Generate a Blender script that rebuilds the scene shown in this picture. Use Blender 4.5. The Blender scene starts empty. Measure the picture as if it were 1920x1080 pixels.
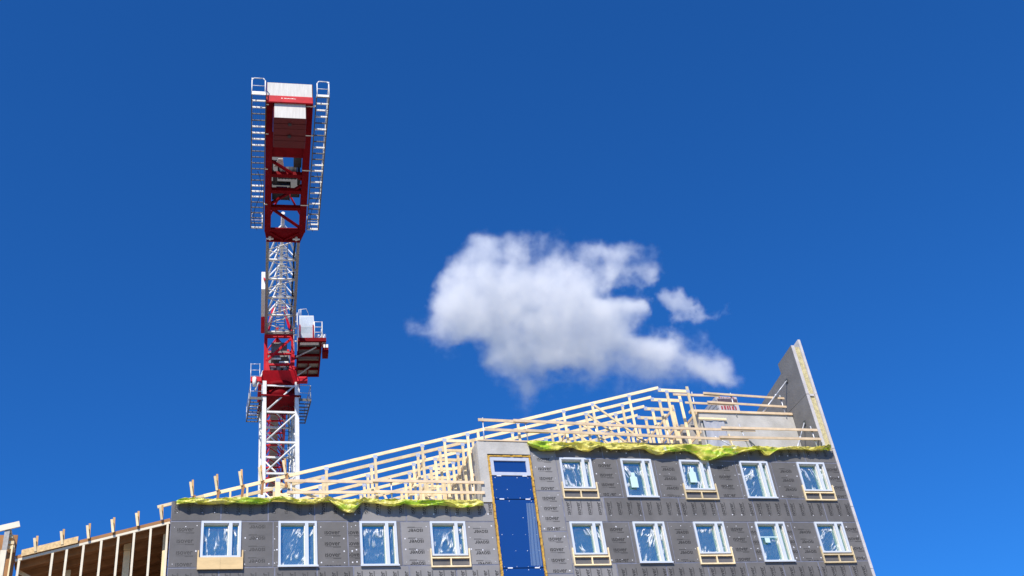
import bpy, math, random
from mathutils import Vector, Matrix, noise as mnoise
random.seed(7)
SC = bpy.context.scene
COL = SC.collection

# ------------------------------------------------------------------ camera
RT = Vector((0.95434900, -0.27394395, -0.11904916))
UP = Vector((-0.06429064, -0.57761680, 0.81377242))
FW = Vector((0.29169282, 0.76896914, 0.56886005))
# rows: right, up, forward of the fitted camera
_r0 = Vector((0.9543489995, -0.2739439464, -0.1190491551))
_r1 = Vector((-0.0642906398, -0.5776168021, 0.8137724151))
_r2 = Vector((0.2916928191, 0.7689691438, 0.5688600488))
FPX = 2034.418
EYE = Vector((0, 0, 1.6))
D = 40.283                       # distance of the facade plane from the eye
cam = bpy.data.cameras.new('camera')
co = bpy.data.objects.new('camera', cam)
COL.objects.link(co)
m = Matrix.Identity(4)
for i in range(3):
    m[i][0] = _r0[i]; m[i][1] = _r1[i]; m[i][2] = -_r2[i]; m[i][3] = EYE[i]
co.matrix_world = m
cam.sensor_width = 36.0
cam.lens = FPX * 36.0 / 1920.0
cam.clip_start = 0.1
cam.clip_end = 20000
SC.camera = co

# ------------------------------------------------------------------ sky, sun, exposure
SUN_EL, SUN_AZ = math.radians(47), math.radians(-30)     # azimuth from the facade's outward normal (-Y) towards +X
to_sun = Vector((math.sin(SUN_AZ) * math.cos(SUN_EL), -math.cos(SUN_AZ) * math.cos(SUN_EL), math.sin(SUN_EL)))
world = bpy.data.worlds.new('World')
SC.world = world
world.use_nodes = True
nt = world.node_tree
bg = nt.nodes['Background']
sky = nt.nodes.new('ShaderNodeTexSky')
sky.sky_type = 'NISHITA'
sky.sun_disc = False
sky.sun_elevation = SUN_EL
sky.sun_rotation = math.atan2(to_sun.x, to_sun.y)
sky.altitude = 0
sky.air_density = 1.0
sky.dust_density = 0.0
sky.ozone_density = 6.0
tint = nt.nodes.new('ShaderNodeMix')          # the photograph's polarised, deep blue sky
tint.data_type = 'RGBA'
tint.blend_type = 'MULTIPLY'
tint.inputs[0].default_value = 1.0
tint.inputs[7].default_value = (0.20, 0.755, 1.38, 1)
nt.links.new(sky.outputs[0], tint.inputs[6])
nt.links.new(tint.outputs[2], bg.inputs[0])
bg.inputs[1].default_value = 0.082
sl = bpy.data.lights.new('sun', 'SUN')
sl.energy = 4.2
sl.angle = math.radians(0.53)
sl.color = (1.0, 0.93, 0.83)
so = bpy.data.objects.new('sun', sl)
COL.objects.link(so)
so.rotation_euler = to_sun.to_track_quat('Z', 'Y').to_euler()
so.location = (0, -20, 60)
SC.view_settings.view_transform = 'Standard'
SC.view_settings.look = 'None'
SC.view_settings.exposure = 0.5
SC.view_settings.gamma = 1
SC.view_settings.use_curve_mapping = False
SC.cycles.volume_bounces = 8
SC.cycles.max_bounces = 12
SC.cycles.transparent_max_bounces = 24
SC.cycles.volume_step_rate = 1.0
SC.cycles.volume_max_steps = 256


# ------------------------------------------------------------------ helpers
def ray(x, y):
    return _r0 * ((x - 960) / FPX) - _r1 * ((y - 540) / FPX) + _r2


def at(x, y, Y=D):
    d = ray(x, y)
    return EYE + d * ((Y - EYE.y) / d.y)


def atz(x, y, Z):
    d = ray(x, y)
    return EYE + d * ((Z - EYE.z) / d.z)


MATW = {}


def tag(o, label=None, cat=None, group=None, kind=None):
    if label: o['label'] = label
    if cat: o['category'] = cat
    if group: o['group'] = group
    if kind: o['kind'] = kind
    return o


def empty(name, loc, rotz=0.0, label=None, cat=None, group=None):
    o = bpy.data.objects.new(name, None)
    COL.objects.link(o)
    o.empty_display_size = 0.3
    o.location = loc
    o.rotation_euler = (0, 0, rotz)
    MATW[o.name] = Matrix.Translation(Vector(loc)) @ Matrix.Rotation(rotz, 4, 'Z')
    return tag(o, label, cat, group)


class MB:
    """collects shapes (world coordinates) for one mesh"""

    def __init__(s):
        s.v = []; s.f = []; s.m = []; s.sm = []; s.mi = 0; s.smooth = False

    def face(s, pts):
        n = len(s.v)
        s.v += [Vector(p) for p in pts]
        s.f.append(list(range(n, n + len(pts)))); s.m.append(s.mi); s.sm.append(s.smooth)

    def hexa(s, c):
        """c: 8 corners, 0-3 bottom ring, 4-7 top ring"""
        n = len(s.v)
        s.v += [Vector(p) for p in c]
        for q in ((0, 3, 2, 1), (4, 5, 6, 7), (0, 1, 5, 4), (1, 2, 6, 5), (2, 3, 7, 6), (3, 0, 4, 7)):
            s.f.append([n + k for k in q]); s.m.append(s.mi); s.sm.append(False)

    def box(s, x0, x1, y0, y1, z0, z1):
        s.hexa([(x0, y0, z0), (x1, y0, z0), (x1, y1, z0), (x0, y1, z0), (x0, y0, z1), (x1, y0, z1), (x1, y1, z1), (x0, y1, z1)])

    def bar(s, p, q, w, h, up=(0, 0, 1)):
        p = Vector(p); q = Vector(q); d = (q - p).normalized(); u = Vector(up)
        if abs(d.dot(u)) > 0.98: u = Vector((0, 1, 0))
        side = d.cross(u).normalized() * (w / 2); u = side.cross(d).normalized() * (h / 2)
        s.hexa([p - side - u, p + side - u, q + side - u, q - side - u, p - side + u, p + side + u, q + side + u, q - side + u])

    def tube(s, p, q, r, n=8, r2=None, caps=True):
        p = Vector(p); q = Vector(q); d = (q - p).normalized()
        a = d.orthogonal().normalized(); b = d.cross(a); r2 = r if r2 is None else r2
        n0 = len(s.v)
        for k in range(n):
            c = a * math.cos(2 * math.pi * k / n) + b * math.sin(2 * math.pi * k / n)
            s.v.append(p + c * r); s.v.append(q + c * r2)
        for k in range(n):
            i, j = n0 + 2 * k, n0 + 2 * ((k + 1) % n)
            s.f.append([i, j, j + 1, i + 1]); s.m.append(s.mi); s.sm.append(True)
        if caps:
            s.f.append([n0 + 2 * k for k in range(n)][::-1]); s.m.append(s.mi); s.sm.append(False)
            s.f.append([n0 + 2 * k + 1 for k in range(n)]); s.m.append(s.mi); s.sm.append(False)

    def path(s, pts, r, n=6):
        for a, b in zip(pts[:-1], pts[1:]): s.tube(a, b, r, n)

    def prism(s, pts, off):
        """pts: planar outline, off: extrusion vector"""
        off = Vector(off); n0 = len(s.v); k = len(pts)
        s.v += [Vector(p) for p in pts] + [Vector(p) + off for p in pts]
        s.f.append(list(range(n0, n0 + k))[::-1]); s.f.append(list(range(n0 + k, n0 + 2 * k)))
        for i in range(k):
            j = (i + 1) % k
            s.f.append([n0 + i, n0 + j, n0 + k + j, n0 + k + i])
        s.m += [s.mi] * (k + 2); s.sm += [False] * (k + 2)

    def grid(s, P):
        """P[i][j] points -> smooth sheet"""
        n0 = len(s.v); a = len(P); b = len(P[0])
        for row in P: s.v += [Vector(p) for p in row]
        for i in range(a - 1):
            for j in range(b - 1):
                s.f.append([n0 + i * b + j, n0 + i * b + j + 1, n0 + (i + 1) * b + j + 1, n0 + (i + 1) * b + j])
                s.m.append(s.mi); s.sm.append(True)

    def build(s, name, mats, parent=None, base=None, bevel=0, **kw):
        M = MATW[parent.name] if parent is not None else Matrix.Translation(Vector(base) if base is not None else Vector((0, 0, 0)))
        I = M.inverted()
        me = bpy.data.meshes.new(name)
        me.from_pydata([I @ v for v in s.v], [], s.f)
        if not isinstance(mats, (list, tuple)): mats = [mats]
        for mt in mats: me.materials.append(mt)
        me.polygons.foreach_set('material_index', s.m)
        me.polygons.foreach_set('use_smooth', s.sm)
        me.update()
        o = bpy.data.objects.new(name, me)
        COL.objects.link(o)
        if parent is not None: o.parent = parent
        else: o.location = M.translation
        MATW[o.name] = M
        if bevel:
            b = o.modifiers.new('bevel', 'BEVEL'); b.width = bevel; b.segments = 1; b.limit_method = 'ANGLE'
        return tag(o, **kw)


def copy_tree(o, dx, label=None, first=True, parent=None):
    c = o.copy(); COL.objects.link(c)
    if first: c.location = o.location + Vector(dx)
    else: c.parent = parent
    if label: c['label'] = label
    for ch in o.children: copy_tree(ch, dx, None, False, c)
    return c


# ------------------------------------------------------------------ materials
def mat(name, col, rough=0.7, var=0.12, scale=3.0, metal=0.0, bump=0.0, bscale=40.0, obj_var=0.0, spec=0.5, stretch=None, col2=None, detail=6):
    mt = bpy.data.materials.new(name)
    mt.use_nodes = True
    t = mt.node_tree; N = t.nodes; L = t.links
    b = N['Principled BSDF']
    b.inputs['Roughness'].default_value = rough
    b.inputs['Metallic'].default_value = metal
    b.inputs['Specular IOR Level'].default_value = spec
    geo = N.new('ShaderNodeNewGeometry')
    mp = N.new('ShaderNodeMapping')
    if stretch: mp.inputs['Scale'].default_value = stretch
    L.new(geo.outputs['Position'], mp.inputs['Vector'])
    n1 = N.new('ShaderNodeTexNoise'); n1.inputs['Scale'].default_value = scale; n1.inputs['Detail'].default_value = detail
    n1.inputs['Roughness'].default_value = 0.62
    L.new(mp.outputs[0], n1.inputs['Vector'])
    rp = N.new('ShaderNodeValToRGB')
    c2 = col2 or col
    rp.color_ramp.elements[0].position = 0.28; rp.color_ramp.elements[1].position = 0.72
    rp.color_ramp.elements[0].color = tuple(c * (1 - var) for c in col) + (1,)
    rp.color_ramp.elements[1].color = tuple(min(1, c * (1 + var)) for c in c2) + (1,)
    L.new(n1.outputs['Fac'], rp.inputs[0])
    out = rp.outputs[0]
    if obj_var:
        oi = N.new('ShaderNodeObjectInfo')
        mr = N.new('ShaderNodeMapRange'); mr.inputs['To Min'].default_value = 1 - obj_var; mr.inputs['To Max'].default_value = 1 + obj_var
        L.new(oi.outputs['Random'], mr.inputs['Value'])
        mx = N.new('ShaderNodeMix'); mx.data_type = 'RGBA'; mx.blend_type = 'MULTIPLY'; mx.inputs[0].default_value = 1
        L.new(out, mx.inputs[6]); L.new(mr.outputs[0], mx.inputs[7])
        out = mx.outputs[2]
    L.new(out, b.inputs['Base Color'])
    if bump:
        n2 = N.new('ShaderNodeTexNoise'); n2.inputs['Scale'].default_value = bscale; n2.inputs['Detail'].default_value = 5
        L.new(mp.outputs[0], n2.inputs['Vector'])
        bp = N.new('ShaderNodeBump'); bp.inputs['Strength'].default_value = bump; bp.inputs['Distance'].default_value = 0.05
        L.new(n2.outputs['Fac'], bp.inputs['Height']); L.new(bp.outputs[0], b.inputs['Normal'])
    return mt


M = {}
M['board_dark'] = mat('insulation_dark', (0.118, 0.113, 0.112), 0.75, 0.22, 0.9, bump=0.15, obj_var=0.07)  # dark, mid and light tones put the boards' viewing-angle sheen into base colour
M['board_mid'] = mat('insulation_mid', (0.132, 0.125, 0.120), 0.72, 0.22, 0.9, bump=0.15, obj_var=0.07)
M['board_light'] = mat('insulation_light', (0.235, 0.226, 0.222), 0.7, 0.16, 0.9, bump=0.15, obj_var=0.06)
M['ink'] = mat('ink', (0.016, 0.015, 0.015), 0.8, 0.3, 8)
M['ink_faint'] = mat('ink_faint', (0.05, 0.048, 0.047), 0.8, 0.3, 8)
M['tape'] = mat('seam_tape', (0.185, 0.19, 0.235), 0.5, 0.3, 4)
M['washer'] = mat('washer', (0.75, 0.75, 0.78), 0.4, 0.1, 8)
M['concrete'] = mat('concrete_pale', (0.47, 0.45, 0.41), 0.85, 0.2, 0.9, bump=0.25, bscale=18)
M['concrete_mid'] = mat('concrete_mid', (0.34, 0.32, 0.295), 0.85, 0.15, 1.2, bump=0.25, bscale=18)
M['concrete_dark'] = mat('concrete_gable', (0.17, 0.165, 0.158), 0.85, 0.2, 0.9, bump=0.3, bscale=14)
M['concrete_edge'] = mat('concrete_edge', (0.55, 0.52, 0.50), 0.85, 0.16, 2.5, bump=0.3, bscale=20)
M['wool'] = mat('mineral_wool', (0.55, 0.48, 0.26), 0.95, 0.3, 5, bump=0.7, bscale=25)
M['foam'] = mat('sealing_foam', (0.62, 0.36, 0.06), 0.9, 0.4, 9, bump=0.9, bscale=30)
M['wood'] = mat('spruce', (0.82, 0.655, 0.38), 0.7, 0.20, 2.6, obj_var=0.2, bump=0.1)
M['wood_rail'] = mat('spruce_weathered', (0.70, 0.53, 0.34), 0.75, 0.22, 2.0, obj_var=0.1, bump=0.1)
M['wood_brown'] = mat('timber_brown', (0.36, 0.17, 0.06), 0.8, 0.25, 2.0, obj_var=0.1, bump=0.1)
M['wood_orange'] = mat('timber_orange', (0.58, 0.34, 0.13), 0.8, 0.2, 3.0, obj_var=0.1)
M['wood_dark'] = mat('timber_shade_brown', (0.29, 0.135, 0.048), 0.85, 0.3, 2.0, obj_var=0.15, bump=0.1)  # brown darkened, the shade inside the wing is put into the colour
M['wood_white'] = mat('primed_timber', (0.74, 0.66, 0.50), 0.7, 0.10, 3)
M['ply'] = mat('plywood', (0.70, 0.50, 0.24), 0.65, 0.15, 1.6, stretch=(1, 1, 4), obj_var=0.04)
M['osb'] = mat('strand_board', (0.66, 0.46, 0.22), 0.75, 0.35, 9)
M['window_white'] = mat('window_paint', (0.60, 0.64, 0.70), 0.35, 0.04, 3)
M['reveal'] = mat('window_reveal', (0.78, 0.74, 0.64), 0.5, 0.05, 3)
M['casement_grey'] = mat('casement_grey', (0.50, 0.53, 0.60), 0.35, 0.06, 3)
M['room'] = mat('room_dark', (0.05, 0.075, 0.10), 0.9, 0.3, 1.5)
M['card'] = mat('sticker_card', (0.55, 0.72, 0.72), 0.6, 0.05, 5)
M['steel'] = mat('galvanised_steel', (0.55, 0.57, 0.60), 0.45, 0.25, 12, metal=0.35)
M['clamp'] = mat('dark_clamp', (0.07, 0.08, 0.08), 0.6, 0.3, 12)
M['plate'] = mat('nail_plate', (0.55, 0.58, 0.64), 0.4, 0.15, 20, metal=0.35)
M['membrane'] = mat('bitumen', (0.03, 0.03, 0.035), 0.7, 0.3, 8)
M['red'] = mat('crane_red', (0.50, 0.006, 0.016), 0.45, 0.28, 1.9, obj_var=0.05, spec=0.2)
M['red_dark'] = mat('crane_red_weathered_shade', (0.17, 0.002, 0.006), 0.6, 0.26, 1.9, spec=0.06)  # worn crane red, darkened so the shade of the undersides is in the colour
M['white'] = mat('crane_white', (0.74, 0.73, 0.69), 0.5, 0.16, 2.4)
M['ballast'] = mat('ballast_white', (0.58, 0.56, 0.51), 0.7, 0.14, 2.0, stretch=(6, 1, 0.6))
M['ballast_red'] = mat('ballast_red', (0.11, 0.002, 0.004), 0.7, 0.2, 1.6)
M['grating'] = mat('grating_steel', (0.30, 0.29, 0.27), 0.55, 0.25, 6, metal=0.3)
M['machine_dark'] = mat('machine_dark', (0.045, 0.045, 0.05), 0.6, 0.5, 5)
M['walk'] = mat('walkway_steel', (0.10, 0.095, 0.088), 0.6, 0.3, 6)
M['machine'] = mat('machine_grey', (0.16, 0.16, 0.16), 0.6, 0.35, 4)
M['black'] = mat('black_rubber', (0.02, 0.02, 0.022), 0.6, 0.3, 8)
M['cab_grey'] = mat('cab_grey', (0.60, 0.64, 0.68), 0.3, 0.1, 2.5)
M['beige'] = mat('cab_floor', (0.40, 0.36, 0.28), 0.7, 0.15, 2)
M['pack_white'] = mat('pack_white', (0.52, 0.49, 0.48), 0.6, 0.1, 5)
M['pack_grey'] = mat('pack_grey', (0.36, 0.36, 0.37), 0.5, 0.2, 5)
M['pack_red'] = mat('pack_red', (0.35, 0.05, 0.06), 0.6, 0.3, 9)
M['pack_dark'] = mat('pack_print', (0.09, 0.06, 0.08), 0.6, 0.4, 9)
M['earth'] = mat('site_gravel', (0.26, 0.24, 0.21), 0.95, 0.3, 0.4, bump=0.4, bscale=6)
M['slab'] = mat('roof_slab', (0.30, 0.29, 0.27), 0.9, 0.15, 1)


def tarp_material():
    mt = bpy.data.materials.new('yellow_green_film'); mt.use_nodes = True
    N = mt.node_tree.nodes; L = mt.node_tree.links; b = N['Principled BSDF']
    geo = N.new('ShaderNodeNewGeometry'); mp = N.new('ShaderNodeMapping'); mp.inputs['Scale'].default_value = (0.55, 1.2, 2.6)
    mp.inputs['Rotation'].default_value = (0, 0.22, 0)
    L.new(geo.outputs['Position'], mp.inputs[0])
    n = N.new('ShaderNodeTexNoise'); n.inputs['Scale'].default_value = 1.0; n.inputs['Detail'].default_value = 4
    n.inputs['Distortion'].default_value = 0.6
    L.new(mp.outputs[0], n.inputs['Vector'])
    r = N.new('ShaderNodeValToRGB')
    r.color_ramp.elements[0].position = 0.44; r.color_ramp.elements[0].color = (0.88, 0.78, 0.20, 1)
    r.color_ramp.elements[1].position = 0.62; r.color_ramp.elements[1].color = (0.40, 0.60, 0.03, 1)
    e = r.color_ramp.elements.new(0.54); e.color = (0.72, 0.70, 0.09, 1)
    L.new(n.outputs[0], r.inputs[0])
    n3 = N.new('ShaderNodeTexNoise'); n3.inputs['Scale'].default_value = 3.2; n3.inputs['Detail'].default_value = 2
    L.new(geo.outputs['Position'], n3.inputs['Vector'])
    r3 = N.new('ShaderNodeValToRGB'); r3.color_ramp.elements[0].position = 0.66; r3.color_ramp.elements[1].position = 0.72
    L.new(n3.outputs[0], r3.inputs[0])
    mx = N.new('ShaderNodeMix'); mx.data_type = 'RGBA'; L.new(r3.outputs[0], mx.inputs[0])
    L.new(r.outputs[0], mx.inputs[6]); mx.inputs[7].default_value = (0.80, 0.82, 0.62, 1)
    L.new(mx.outputs[2], b.inputs['Base Color'])
    b.inputs['Roughness'].default_value = 0.32
    b.inputs['Specular IOR Level'].default_value = 0.6
    n2 = N.new('ShaderNodeTexNoise'); n2.inputs['Scale'].default_value = 9; n2.inputs['Detail'].default_value = 5
    L.new(geo.outputs['Position'], n2.inputs['Vector'])
    bp = N.new('ShaderNodeBump'); bp.inputs['Strength'].default_value = 0.55; bp.inputs['Distance'].default_value = 0.08
    L.new(n2.outputs[0], bp.inputs['Height']); L.new(bp.outputs[0], b.inputs['Normal'])
    tr = N.new('ShaderNodeBsdfTranslucent'); L.new(mx.outputs[2], tr.inputs[0])
    ms = N.new('ShaderNodeMixShader'); ms.inputs[0].default_value = 0.25
    L.new(b.outputs[0], ms.inputs[1]); L.new(tr.outputs[0], ms.inputs[2])
    L.new(ms.outputs[0], N['Material Output'].inputs[0])
    return mt


def glass_material(name, base, gloss, rough=0.04, tint=(0.75, 0.9, 1.0)):
    mt = bpy.data.materials.new(name); mt.use_nodes = True
    N = mt.node_tree.nodes; L = mt.node_tree.links; N.remove(N['Principled BSDF'])
    g = N.new('ShaderNodeBsdfGlossy'); g.inputs['Roughness'].default_value = rough; g.inputs['Color'].default_value = tint + (1,)
    geo = N.new('ShaderNodeNewGeometry')
    n2 = N.new('ShaderNodeTexNoise'); n2.inputs['Scale'].default_value = 0.9; n2.inputs['Detail'].default_value = 2
    L.new(geo.outputs['Position'], n2.inputs['Vector'])
    bp = N.new('ShaderNodeBump'); bp.inputs['Strength'].default_value = 0.08; bp.inputs['Distance'].default_value = 0.05
    L.new(n2.outputs[0], bp.inputs['Height']); L.new(bp.outputs[0], g.inputs['Normal'])
    d = N.new('ShaderNodeBsdfDiffuse'); d.inputs['Color'].default_value = base + (1,)
    ms = N.new('ShaderNodeMixShader'); ms.inputs[0].default_value = gloss
    L.new(d.outputs[0], ms.inputs[1]); L.new(g.outputs[0], ms.inputs[2]); L.new(ms.outputs[0], N['Material Output'].inputs[0])
    return mt


def film_material():
    """thin clear protective film, creased: mostly see-through, milky on the folds, with a wet-looking gloss"""
    mt = bpy.data.materials.new('clear_film'); mt.use_nodes = True
    N = mt.node_tree.nodes; L = mt.node_tree.links; b = N['Principled BSDF']
    b.inputs['Base Color'].default_value = (0.80, 0.84, 0.88, 1)
    b.inputs['Roughness'].default_value = 0.22
    b.inputs['Specular IOR Level'].default_value = 0.9
    geo = N.new('ShaderNodeNewGeometry'); oi = N.new('ShaderNodeObjectInfo')
    sc = N.new('ShaderNodeVectorMath'); sc.operation = 'SCALE'
    cx = N.new('ShaderNodeCombineXYZ')
    mul = N.new('ShaderNodeMath'); mul.operation = 'MULTIPLY'; mul.inputs[1].default_value = 37.0
    L.new(oi.outputs['Random'], mul.inputs[0]); L.new(mul.outputs[0], cx.inputs[1])
    add = N.new('ShaderNodeVectorMath'); add.operation = 'ADD'
    L.new(geo.outputs['Position'], add.inputs[0]); L.new(cx.outputs[0], add.inputs[1])
    vr = N.new('ShaderNodeVectorRotate'); vr.rotation_type = 'Y_AXIS'
    an = N.new('ShaderNodeMath'); an.operation = 'MULTIPLY_ADD'; an.inputs[1].default_value = 1.5; an.inputs[2].default_value = -0.85
    L.new(oi.outputs['Random'], an.inputs[0]); L.new(an.outputs[0], vr.inputs['Angle']); L.new(add.outputs[0], vr.inputs['Vector'])
    mp = N.new('ShaderNodeMapping'); mp.inputs['Scale'].default_value = (2.6, 1, 0.62)
    L.new(vr.outputs[0], mp.inputs[0])
    n = N.new('ShaderNodeTexNoise'); n.inputs['Scale'].default_value = 1.5; n.inputs['Detail'].default_value = 3; n.inputs['Distortion'].default_value = 0.7
    L.new(mp.outputs[0], n.inputs['Vector'])
    at_ = N.new('ShaderNodeAttribute'); at_.attribute_name = 'slack'
    # narrow ridges where the noise crosses 0.5
    s1 = N.new('ShaderNodeMath'); s1.operation = 'SUBTRACT'; s1.inputs[1].default_value = 0.5; L.new(n.outputs[0], s1.inputs[0])
    s2 = N.new('ShaderNodeMath'); s2.operation = 'ABSOLUTE'; L.new(s1.outputs[0], s2.inputs[0])
    r = N.new('ShaderNodeMapRange'); r.inputs['From Min'].default_value = 0.0; r.inputs['From Max'].default_value = 0.05
    r.inputs['To Min'].default_value = 1.0; r.inputs['To Max'].default_value = 0.0
    L.new(s2.outputs[0], r.inputs['Value'])
    n3 = N.new('ShaderNodeTexNoise'); n3.inputs['Scale'].default_value = 2.1; n3.inputs['Detail'].default_value = 3
    L.new(add.outputs[0], n3.inputs['Vector'])
    sk = N.new('ShaderNodeMath'); sk.operation = 'MULTIPLY_ADD'; sk.inputs[1].default_value = 0.17
    L.new(at_.outputs['Fac'], sk.inputs[0]); L.new(n3.outputs[0], sk.inputs[2])
    r3 = N.new('ShaderNodeMapRange'); r3.inputs['From Min'].default_value = 0.50; r3.inputs['From Max'].default_value = 0.64
    fr1 = N.new('ShaderNodeMath'); fr1.operation = 'MULTIPLY'; fr1.inputs[1].default_value = 17.37; L.new(oi.outputs['Random'], fr1.inputs[0])
    fr2 = N.new('ShaderNodeMath'); fr2.operation = 'FRACT'; L.new(fr1.outputs[0], fr2.inputs[0])
    fr3 = N.new('ShaderNodeMath'); fr3.operation = 'MULTIPLY_ADD'; fr3.inputs[1].default_value = 0.13; fr3.inputs[2].default_value = -0.09; L.new(fr2.outputs[0], fr3.inputs[0])
    sk2 = N.new('ShaderNodeMath'); L.new(sk.outputs[0], sk2.inputs[0]); L.new(fr3.outputs[0], sk2.inputs[1])
    L.new(sk2.outputs[0], r3.inputs['Value'])
    pw = N.new('ShaderNodeMath'); pw.operation = 'MULTIPLY'; L.new(r.outputs[0], pw.inputs[0]); L.new(r3.outputs[0], pw.inputs[1])
    fa = N.new('ShaderNodeMath'); fa.operation = 'MULTIPLY_ADD'; fa.inputs[1].default_value = 0.95; fa.inputs[2].default_value = 0.05
    fa.use_clamp = True
    L.new(pw.outputs[0], fa.inputs[0])
    n2 = N.new('ShaderNodeTexNoise'); n2.inputs['Scale'].default_value = 6; n2.inputs['Detail'].default_value = 4
    L.new(mp.outputs[0], n2.inputs['Vector'])
    bp = N.new('ShaderNodeBump'); bp.inputs['Strength'].default_value = 0.9; bp.inputs['Distance'].default_value = 0.1
    L.new(n2.outputs[0], bp.inputs['Height']); L.new(bp.outputs[0], b.inputs['Normal'])
    tp = N.new('ShaderNodeBsdfTransparent')
    ms = N.new('ShaderNodeMixShader'); L.new(fa.outputs[0], ms.inputs[0]); L.new(tp.outputs[0], ms.inputs[1]); L.new(b.outputs[0], ms.inputs[2])
    L.new(ms.outputs[0], N['Material Output'].inputs[0])
    return mt


M['tarp'] = tarp_material()
M['glass'] = glass_material('window_glass', (0.02, 0.06, 0.09), 0.42, 0.04, (0.62, 1.0, 0.90))
M['blue_glass'] = glass_material('blue_glass', (0.010, 0.042, 0.165), 0.20, 0.05, (0.5, 0.7, 0.9))
M['film'] = film_material()


def sheet_material():
    mt = bpy.data.materials.new('milky_sheet'); mt.use_nodes = True
    N = mt.node_tree.nodes; L = mt.node_tree.links; b = N['Principled BSDF']
    b.inputs['Base Color'].default_value = (0.55, 0.56, 0.60, 1); b.inputs['Roughness'].default_value = 0.3
    tr = N.new('ShaderNodeBsdfTransparent'); ms = N.new('ShaderNodeMixShader'); ms.inputs[0].default_value = 0.75
    L.new(tr.outputs[0], ms.inputs[1]); L.new(b.outputs[0], ms.inputs[2]); L.new(ms.outputs[0], N['Material Output'].inputs[0])
    return mt


M['sheet'] = sheet_material()

# ------------------------------------------------------------------ ground
g = MB(); g.face([(-9000, -9000, 0), (9000, -9000, 0), (9000, 9000, 0), (-9000, 9000, 0)])
g.build('ground', M['earth'], kind='structure')

# ------------------------------------------------------------------ lettering helper
def glyphs(text):
    cu = bpy.data.curves.new('lettering', 'FONT'); cu.body = text; cu.size = 1.0; cu.resolution_u = 3; cu.offset = 0.012
    ob = bpy.data.objects.new('lettering', cu); COL.objects.link(ob)
    dg = bpy.context.evaluated_depsgraph_get(); dg.update()
    me = bpy.data.meshes.new_from_object(ob.evaluated_get(dg))
    me.calc_loop_triangles()
    tris = [[(me.vertices[i].co.x, me.vertices[i].co.y) for i in t.vertices] for t in me.loop_triangles]
    COL.objects.unlink(ob); bpy.data.objects.remove(ob); bpy.data.curves.remove(cu); bpy.data.meshes.remove(me)
    xs = [p[0] for t in tris for p in t]; ys = [p[1] for t in tris for p in t]
    w = max(xs) - min(xs); h = max(ys) - min(ys)
    return [[((x - min(xs)) / w, (y - min(ys)) / h) for x, y in t] for t in tris]


ISO = glyphs('\u0131sover')


def clip(poly, x0, x1, z0, z1):
    for ax, lim, sg in ((0, x0, 1), (0, x1, -1), (1, z0, 1), (1, z1, -1)):
        out = []
        for i, p in enumerate(poly):
            q = poly[(i + 1) % len(poly)]
            a = (p[ax] - lim) * sg; b = (q[ax] - lim) * sg
            if a >= 0: out.append(p)
            if (a >= 0) != (b >= 0):
                t = a / (a - b); out.append((p[0] + (q[0] - p[0]) * t, p[1] + (q[1] - p[1]) * t))
        poly = out
        if len(poly) < 3: return None
    return poly


TW, TH = 0.60, 0.135
def word(mb, cx, cz, ang, rect, Y):
    """one printed word with its thin underline and small print, clipped to the board"""
    c, s = math.cos(ang), math.sin(ang)
    T = lambda x, y: (cx + c * x - s * y, cz + s * x + c * y)
    polys = [[T((x - .5) * TW, (y - .5) * TH) for x, y in t] for t in ISO]
    bar = lambda x0, x1, y0, y1: [T(x0, y0), T(x1, y0), T(x1, y1), T(x0, y1)]
    polys.append(bar(-.29, .33, -.118, -.107))
    for k in range(7): polys.append(bar(.02 + k * .044, .05 + k * .044, -.15, -.128))
    for p in polys:
        q = clip(p, *rect)
        if q: mb.face([(x, Y, z) for x, z in q])


# ------------------------------------------------------------------ apartment building
bld = empty('apartment_building', (15.3, D, 0), label='unfinished grey apartment block clad in printed insulation boards, tall blue stairwell glazing', cat='building')
ZT0, ZT1 = 19.346, 22.346          # window heads of the two visible storeys
HS, HT, WW = 1.462, 1.85, 1.48
WL = {'L1': (1.348, 's'), 'L2': (4.234, 't'), 'L3': (7.404, 't'), 'L4': (10.266, 's')}
WR = {'R1': (16.299, 's'), 'R2': (19.186, 't'), 'R3': (22.059, 's'), 'R4': (25.099, 't'), 'R5': (28.129, 's')}
wins = [(x, ZT0, k) for x, k in WL.values()] + [(x, ZT0, k) for x, k in WR.values()] + [(x, ZT1, k) for x, k in WR.values()]
GX0, GX1 = 30.355, 30.49            # outer leaf of the gable
YB = D + 0.010                     # tape-coloured backing sheet


def cells(mb, x0, x1, z0, z1, holes, y):
    xs = sorted({x0, x1} | {v for h in holes for v in h[:2] if x0 < v < x1})
    zs = sorted({z0, z1} | {v for h in holes for v in h[2:] if z0 < v < z1})
    for a, b in zip(xs[:-1], xs[1:]):
        for c, d in zip(zs[:-1], zs[1:]):
            mx, mz = (a + b) / 2, (c + d) / 2
            if any(h[0] < mx < h[1] and h[2] < mz < h[3] for h in holes): continue
            mb.face([(a, y, c), (b, y, c), (b, y, d), (a, y, d)])


holes = [(x, x + WW, zt - (HS if k == 's' else HT), zt) for x, zt, k in wins]
lower = [(x, x + WW, zt - 3.0 - (HS if k == 's' else HT), zt - 3.0) for x, zt, k in wins if zt == ZT0]
b = MB()
cells(b, 0.21, 13.02, 0.0, 20.17, holes, YB)
cells(b, 14.99, GX0 - 0.003, 0.0, 23.02, holes, YB)
b.build('seam_backing', M['tape'], bld)
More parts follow.
